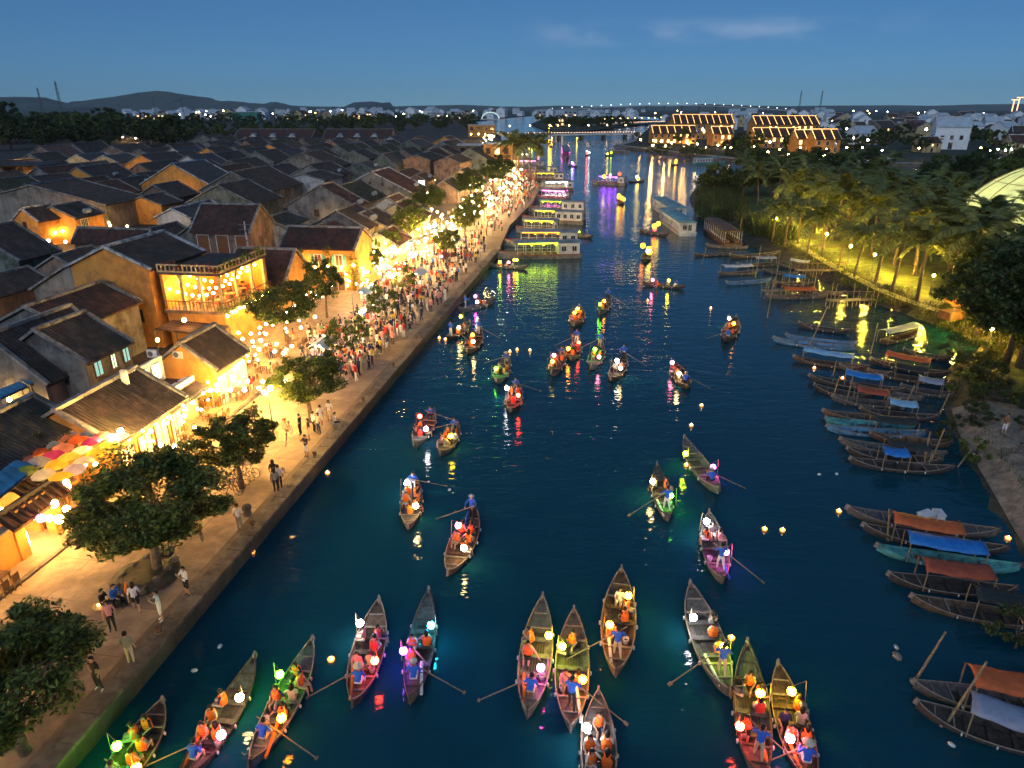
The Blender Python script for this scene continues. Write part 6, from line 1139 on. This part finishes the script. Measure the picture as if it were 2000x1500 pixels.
# far street lights
lampp = street_lamp(at(1500, 305, 1.5), 'white street light twinkling in the far suburb', 'far suburb street lights', 6, 40., 'warm', False, .5)
lampw = street_lamp(at(1690, 300, 1.5), 'white street light twinkling in the far suburb', 'far suburb street lights', 6, 45., 'white', False, .5)
for i in range(95):
    px = rnd(1240, 2050) if i < 60 else rnd(250, 980); py = rnd(219, 300) if (i < 30 and px > 1250) else rnd(217, 240); q = at(px, min(py, 285 + max(0, px - 1300) * .03), 1.5)
    if q.length > 2600: continue
    clone(R.choice([lampp, lampw]), q, 0, scale=rnd(.7, 1.1) * (1 + q.length / 1500))
for x, y in ((1250, 298), (1310, 306), (1360, 309), (1425, 318), (1520, 322), (1560, 318), (1610, 322), (1650, 318), (1680, 318), (1790, 320), (1910, 318), (1290, 302), (1400, 312), (1470, 316), (1340, 306), (1275, 300)): street_lamp(at(x, y - 8, 1.5), 'golden lamp on the far bank promenade', 'promenade lamps on the far bank', 4.5, 130., 'gold', False, .33)
for x, y in ((1930, 312), (1945, 310), (1960, 312), (1972, 310), (1720, 312), (1700, 316)): street_lamp(at(x, y - 4, 1.5), 'white market light in front of the cream far bank house', 'market lights on the far bank', 3, 160., 'white', False, .35)
# ---------------------------------------------------------------- crowd, stalls, bicycles, furniture
def wording(c, p): return 'person in %s top and %s %s in the riverside crowd' % (c, p[1], p[0])
PT = [('shorts', 'black'), ('trousers', 'black'), ('shorts', 'beige'), ('trousers', 'navy'), ('shorts', 'white'), ('trousers', 'grey')]
tops = ['white', 'white', 'white', 'black', 'black', 'grey', 'beige', 'pink', 'red', 'blue', 'orange', 'yellow', 'green', 'navy', 'lilac']
polys = [([(600, 705), (690, 752), (760, 690), (865, 590), (880, 560), (760, 590), (650, 650)], 55), ([(760, 640), (870, 590), (958, 480), (1015, 408), (985, 395), (900, 480), (790, 560)], 58), ([(985, 395), (1045, 372), (1050, 345), (960, 350), (940, 400)], 0), ([(470, 800), (640, 690), (640, 650), (560, 670), (450, 780)], 12), ([(700, 620), (790, 560), (900, 480), (880, 470), (740, 560)], 8)]
def inside(p, poly):
    r = False
    for (x1, y1), (x2, y2) in zip(poly, poly[1:] + poly[:1]):
        if (y1 > p[1]) != (y2 > p[1]) and p[0] < (x2 - x1) * (p[1] - y1) / (y2 - y1) + x1: r = not r
    return r
taken = []
for poly, n in polys:
    xs = [p[0] for p in poly]; ys = [p[1] for p in poly]; k = 0; tries = 0
    while k < n and tries < 6000:
        tries += 1; q = (rnd(min(xs), max(xs)), rnd(min(ys), max(ys)))
        if not inside(q, poly): continue
        w = at(*q, 1.0)
        if sd(w)[0] < 116 and sd(w)[1] < .7: continue
        if any((w.x - t_[0]) ** 2 + (w.y - t_[1]) ** 2 < .3 for t_ in taken): continue
        taken.append((w.x, w.y)); c = R.choice(tops); p = R.choice(PT)
        person(Vector((w.x, w.y, 1.012)), rnd(0, 6.28), R.choice(['stand', 'stand', 'walk', 'phone', 'akimbo']), c, p[1], wording(c, p), 'people in the riverside crowd', short=p[0] == 'shorts', hair=R.choice(['short', 'long']), sc=rnd(.92, 1.04), shoe=R.choice([SHOE, SHOEW])); k += 1
def solo(px, py, rz, pose, c, p, label, **kw): w = at(px, py, 1.01); return person(Vector((w.x, w.y, 1.012)), rz, pose, c, p[1], label, None, short=p[0] == 'shorts', **kw)
BS, BT = PT[0], PT[1]
solo(368, 1163, 2.6, 'phone', 'white', BS, 'person in white shirt and black shorts with a phone at the quay edge', shoe=SHOE); solo(317, 1212, 2.2, 'phone', 'white', ('shorts', 'white'), 'person in white shirt and white shorts standing on the kerb', shoe=SHOEW); solo(270, 1195, .6, 'walk', 'white', BS, 'person in white shirt and black skirt walking off beside the tree pit', hair='long'); solo(222, 1232, 3.6, 'stand', 'pink', BT, 'person in pink top and black trousers looking down', hair='long'); solo(258, 1296, .2, 'stand', 'grey', ('trousers', 'beige'), 'person in grey shirt and beige trousers seen from behind at the quay edge'); solo(195, 1346, 2.8, 'akimbo', 'black', BT, 'person in black with white shoes half hidden under the big dark tree', shoe=SHOEW)
solo(470, 1035, .1, 'stand', 'white', ('trousers', 'grey'), 'person in white shirt with dark shoulder bag by the stone bollard'); solo(541, 962, .3, 'stand', 'grey', BT, 'person in dark trousers standing with two companions at the quay edge', hair='long'); solo(548, 955, .3, 'stand', 'white', BT, 'person in white shirt with two companions at the quay edge'); solo(538, 945, .2, 'stand', 'black', BT, 'person all in black beyond two companions at the quay edge', hair='long'); solo(600, 893, 2.6, 'phone', 'black', ('shorts', 'white'), 'person in black top sitting on the quay edge alone' if False else 'person in black top with white shorts alone at the quay edge')
for i, (x, y, c, p) in enumerate(((588, 850, 'black', BT), (605, 860, 'black', PT[2]), (615, 845, 'white', BT), (624, 848, 'beige', PT[3]), (628, 832, 'white', PT[4]), (645, 822, 'white', PT[2]))): solo(x, y, rnd(0, 6), 'stand', c, p, 'person in %s top and %s %s in the small group under the round tree' % (c, p[1], p[0]), hair='long' if i % 2 else 'short')
o = solo(655, 835, -1.2, 'sit', 'white', BS, 'person in white shirt sitting on a stool at the quay edge'); o.location.z = 1.38
for i, (x, y, c) in enumerate(((488, 830, 'black'), (500, 812, 'black'), (515, 830, 'beige'), (205, 1190, 'black'), (228, 1180, 'blue'))): o = solo(x, y, rnd(0, 6), 'sit', c, BT, 'seated person in %s top %s' % (c, 'on a cafe stool by the twin lamp, %s' % ('near the kerb', 'beside the pavement', 'facing the tree')[i] if i < 3 else 'crouched on the pavement beside the tree pit')); o.location.z = 1.32
solo(25, 1095, 2.5, 'stand', 'yellow', PT[2], 'person in yellow beside the bright menu stand', hair='long'); solo(38, 1088, 3, 'stand', 'black', BT, 'person in dark top beside the bright menu stand')
wd = at(1958, 850, 1.2); o = person(Vector((wd.x, wd.y, 1.215)), 2, 'stand', 'brown', 'white', 'person in brown top and white shorts on the trampled bank path', sc=1.)
# far crowd, too small to count
mb = MB(); CC = [flat(CN[k]) for k in ('white', 'black', 'red', 'beige', 'pink', 'navy')] + [SKIN]
def figure(x, y, k, k2, h):
    a = rnd(0, 6.28); c_, s_ = math.cos(a), math.sin(a); P = lambda u, v, z: (x + u * c_ - v * s_, y + u * s_ + v * c_, 1 + z * h / 1.7)
    for g in (-1, 1):
        mb.tube([P(g * .1, rnd(-.12, .12), .02), P(g * .09, .02, .45), P(g * .08, 0, .88)], [.05, .06, .09], 5, k2); mb.tube([P(g * .19, 0, 1.38), P(g * .25, .0, 1.1), P(g * .22, rnd(.0, .25), .95)], [.06, .045, .035], 5, k if g < 0 else 6)
    mb.tube([P(0, 0, .82), P(0, 0, 1.1), P(0, 0, 1.35), P(0, 0, 1.46)], [.15, .14, .18, .06], 7, k); mb.ball(P(0, 0, 1.6), .1, 6, 5, 1, (1, 1, 1.2)); mb.ball(P(0, .03, 1.57), .09, 6, 5, 6, (1, 1, 1.1))
n = 0
while n < 330:
    q = (rnd(600, 1050), rnd(345, 752)); 
    if not any(inside(q, pl) for pl, _ in polys): continue
    w = at(*q, 1.0)
    if (sd(w)[0] < 116 and sd(w)[1] < .7) or any((w.x - t_[0]) ** 2 + (w.y - t_[1]) ** 2 < .25 for t_ in taken): n += .05; continue
    taken.append((w.x, w.y)); figure(w.x, w.y, R.randrange(6), R.choice([1, 1, 3, 5, 0]), rnd(1.55, 1.75)); n += 1
for i in range(760):
    y = rnd(150, 400); b_ = 5
    for a, b in zip(BANK[3:], BANK[4:]):
        if a.y <= y <= b.y: b_ = a.lerp(b, (y - a.y) / (b.y - a.y)).x
    figure(b_ - rnd(.8, 15), y, R.randrange(6), R.choice([1, 1, 3, 5]), rnd(1.5, 1.75))
tag(mb.build('crowd', CC), kind='stuff')
# market stalls
def stall(s_, d_, label, col, st=24., q=None, z=2.5, w=2.6):
    p = q or Q(s_, d_, 1); t = thing('market_stall', label, 'stall', p, ANG + rnd(-.1, .1), 'lit market stalls on the promenade'); MB().box(-w / 2, w / 2, -.5, .5, .7, .8).box(-w / 2 + .05, w / 2 - .05, -.45, .45, .05, .69).build('counter', R.choice([WOODM, flat((.5, .08, .05)), CABW]), t)
    m = MB(); m.face([(-w / 2 - .2, -1, z), (w / 2 + .2, -1, z), (w / 2 + .2, 0, z + .5), (-w / 2 - .2, 0, z + .5)]); m.face([(-w / 2 - .2, 0, z + .5), (w / 2 + .2, 0, z + .5), (w / 2 + .2, 1, z), (-w / 2 - .2, 1, z)]); m.build('canopy', flat(col), t)
    for x in (-w / 2, w / 2):
        for y in (-.9, .9): MB().box(x - .03, x + .03, y - .03, y + .03, 0, z + .05).build('post', STEEL, t)
    for x in (-w * .3, 0, w * .3): MB().ball((x, 0, z + .1), .1, 7, 5).build('bulb', glow('stall_bulb_%d' % st, (1, .85, .62), st * 14), t); 
    for k in range(6): MB().box(-w / 2 + .3 + k * .35, -w / 2 + .52 + k * .35, -.3 + .1 * (k % 3), .1 * (k % 3), .8, .8 + .12 + .08 * (k % 2)).build('goods', flat(UC[k]), t)
cols = [(.6, .6, .58), (.5, .1, .05), (.55, .5, .4), (.15, .25, .4), (.6, .45, .1)]
for i, (s_, d_) in enumerate(((57.5, 6.2), (60.5, 7.0), (71, 6), (76, 9), (82, 10.5), (88, 11), (94, 12), (99, 12), (107, 13), (112, 14), (86, 5.5), (97, 5), (110, 6), (121, 13), (128, 14), (134, 12))): stall(s_, d_, '%s canopied market stall with bright bulbs in the crowd' % ['white', 'red', 'cream', 'blue', 'yellow'][i % 5], cols[i % 5], 22 if i > 3 else 34)
for i in range(16): y = 150 + i * 11; stall(0, 0, '%s canopied market stall with bright bulbs on the far promenade' % ['white', 'red', 'cream', 'blue', 'yellow'][i % 5], cols[i % 5], 45, Vector((5 + .03 * (y - 175) - (max(0, y - 215)) * .12 - rnd(4, 12), y, 1)), 2.8, 3.5)
# bicycles
def bicycle(loc, rz, label, group=None, lean=.12):
    t = thing('bicycle', label, 'bicycle', loc, rz, group); t.rotation_euler = (lean, 0, rz)
    for x in (-.52, .52):
        w = MB().tube([(x + .33 * math.cos(2 * PI * k / 16), 0, .34 + .33 * math.sin(2 * PI * k / 16)) for k in range(17)], .018, 5, cap=False).build('wheel', RAILD, t); m = MB()
        for k in range(8): m.bar((x, 0, .34), (x + .32 * math.cos(PI * k / 4), 0, .34 + .32 * math.sin(PI * k / 4)), .006, .006)
        m.build('spokes', STEEL, w)
    m = MB()
    for a, b in (((-.52, 0, .34), (-.08, 0, .32)), ((-.08, 0, .32), (.36, 0, .78)), ((-.08, 0, .32), (-.2, 0, .8)), ((-.2, 0, .8), (-.52, 0, .34)), ((-.17, 0, .72), (.36, 0, .78)), ((.36, 0, .9), (.52, 0, .34))): m.tube([a, b], .018, 5)
    m.build('frame', flat((.12, .03, .03)), t); MB().tube([(.28, -.28, .98), (.36, -.1, .95), (.36, .1, .95), (.28, .28, .98)], .014, 5).build('handlebar', STEEL, t); MB().box(-.34, -.1, -.07, .07, .84, .89).build('saddle', RAILD, t); MB().box(.42, .68, -.13, .13, .72, .9).build('basket', BAMBOO, t)
for s_, d_, a, lb in ((20.8, 2.0, .3, 'bicycle parked under the big dark tree near the quay edge'), (17.2, 2.2, 1.0, 'bicycle at the bottom of the quay behind the big dark tree'), (31.8, 2.9, .8, 'bicycle leaning by the stone tree pit'), (43.2, 3.2, .4, 'bicycle parked below the twin globe lamp'), (45, 4.0, .9, 'second bicycle parked beyond the twin globe lamp'), (54, 3.6, .6, 'bicycle parked beneath the thin sparse tree')): bicycle(Q(s_, d_, 1.01), ANG + a, lb)
for i in range(6): bicycle(Q(36.2 + .45 * i, 3.6 + rnd(-.2, .2), 1.01), ANG + 1.3 + rnd(-.2, .2), 'bicycle in the pile beneath the medium tree', 'bicycles piled under the tree')
for x, y in ((1990, 885), (1995, 845)): p = at(x, y, 1.22); bicycle(p, .3, 'bicycle standing on the trampled bank path', 'bicycles on the bank path')
for i, s_ in enumerate((15, 24.5, 33, 41.5, 51, 59, 68, 79, 90, 101)):
    t = thing('mooring_post', 'squat rusty mooring post on the quay kerb', 'mooring post', Q(s_, .35, 1.05), 0, 'mooring posts on the quay kerb'); MB().lathe([(.13, 0), (.1, .05), (.1, .3), (.16, .34), (.14, .42), (0, .44)], 10).build('post', mat('rusty_iron', (.1, .055, .035), .8, .4, 9), t); MB().lathe([(.17, .1), (.19, .13), (.17, .16)], 10).build('rope', BAMBOO, t)
# tree pit, bollard, stools, tables, cone, sandwich board
t = thing('tree_pit', 'raised pit of rough stones at the foot of the large tree', 'tree pit', Q(28.2, 3.6, 1.0), ANG)
for i in range(14): a = 2 * PI * i / 14; MB().ball((2.0 * math.cos(a), .95 * math.sin(a), .18), .3, 7, 5, 0, (1, .8, .75)).build('stone', STONE, t, False, rz=0)
MB().lathe([(0, .34), (1.1, .3), (1.7, .05)], 12).build('soil', MUD, t); t.children[-1].scale = (1, .5, 1)
MB().lathe([(.0, .72), (.2, .68), (.28, .55), (.25, .38), (.17, .3), (.24, .12), (.24, 0)][::-1], 12).build('stone_bollard', STONE, None, True, Q(34.2, 1.3, 1.02)); tag(COL.objects[-1], 'round pale stone bollard near the quay edge', 'bollard')
def stool(p, label, g, col=(.1, .2, .4)):
    t = thing('stool', label, 'stool', p, rnd(0, 3), g); MB().box(-.15, .15, -.15, .15, .28, .31).build('seat', flat(col), t)
    for x in (-.12, .12):
        for y in (-.12, .12): MB().bar((x * 1.15, y * 1.15, 0), (x, y, .28), .03, .03).build('leg', flat(col), t)
stool(Q(39.2, 1.6, 1.01), 'folding stool with a bag at the quay edge', None, (.08, .06, .05)); w = at(655, 835, 1.01); stool(w, 'low stool carrying the sitter at the quay edge', None); 
TG = 'cafe tables on the shop pavement'
for i, (s_, d_) in enumerate(((26, 9.0), (39, 9.2), (42.5, 9.0), (46, 9.2), (50, 9.8), (53, 10.5), (56, 10.2), (53.5, 12.5), (57, 13), (60, 11.5), (63, 10.5), (48.5, 11))):
    p = Q(s_, d_ + .9, 1.13); t = thing('cafe_table', 'small wooden cafe table before the lantern shopfronts', 'table', p, ANG, TG); MB().box(-.6, .6, -.35, .35, .7, .75).build('tabletop', WOODM, t)
    for x in (-.52, .52):
        for y in (-.28, .28): MB().box(x - .025, x + .025, y - .025, y + .025, 0, .7).build('leg', WOOD, t)
    for k, (x, y) in enumerate(((-.3, .65), (.3, .65), (-.3, -.65), (.3, -.65))):
        c = thing('cafe_chair', 'wooden cafe chair before the lantern shopfronts', 'chair', p + Vector((UX * x - UY * y, UY * x + UX * y, 0)), ANG + (PI if y > 0 else 0), 'cafe chairs on the shop pavement'); MB().box(-.2, .2, -.2, .2, .42, .46).build('seat', WOODM, c); MB().box(-.2, .2, -.22, -.18, .5, .88).build('backrest', WOODM, c)
        for lx in (-.17, .17):
            for ly in (-.17, .17): MB().box(lx - .02, lx + .02, ly - .02, ly + .02, 0, .42).build('leg', WOODM, c)
t = thing('menu_stand', 'brightly lit white menu stand by the gate house', 'menu stand', at(42, 1085, 1.13), .6); MB().box(-.5, .5, -.04, .04, .5, 1.3).build('board', glow('menu_panel', (1, .85, .6), 70), t); MB().bar((-.4, 0, 0), (-.4, 0, .5), .05, .05).bar((.4, 0, 0), (.4, 0, .5), .05, .05).build('legs', STEEL, t)
t = thing('traffic_cone', 'orange traffic cone beside the tree pit', 'cone', at(250, 1160, 1.01)); MB().lathe([(.17, .03), (.03, .7), (0, .7)], 10).build('cone', flat((.7, .18, .02)), t); MB().box(-.2, .2, -.2, .2, 0, .03).build('base', RAILD, t)
t = thing('lantern_basket', 'flat basket with a candle on the pavement by the tree pit', 'basket', at(198, 1187, 1.01)); MB().lathe([(0, .03), (.3, .03), (.38, .14), (.36, .15)], 12).build('tray', BAMBOO, t); MB().ball((-.1, 0, .16), .06, 6, 5).build('candle', glow('candle_flame', (1, .62, .2), 30), t)
# air conditioners and roof clutter
for px, py, lb in ((299, 690, 'white air conditioner beside the steel ladder'), (349, 692, 'white air conditioner with round fan above the lit planter terrace')):
    p = at(px, py, 5.3); t = thing('air_conditioner', lb, 'air conditioner', p, -.15); MB().box(-.42, .42, -.16, .16, -.28, .28).build('case', WHITE, t); MB().lathe([(.22, 0), (.22, .02), (0, .02)], 12, (0, 0, 0)).build('fan', STEEL, t); f = t.children[-1]; f.rotation_euler = (PI / 2, 0, 0); f.location = (-.12, -.165, 0); MB().box(-.4, .4, -.1, .1, -.4, -.3).build('bracket', STEEL, t)
# ---------------------------------------------------------------- evening haze
hm = bpy.data.materials.new('haze'); hm.use_nodes = True; N = hm.node_tree.nodes; N.remove(N['Principled BSDF']); v = N.new('ShaderNodeVolumePrincipled'); v.inputs['Color'].default_value = (.85, .95, 1, 1); v.inputs['Density'].default_value = .000034; v.inputs['Anisotropy'].default_value = 0
hm.node_tree.links.new(v.outputs[0], N['Material Output'].inputs['Volume'])
tag(MB().box(-15500, 15500, -400, 13400, -3, 420).build('haze', hm), kind='stuff')
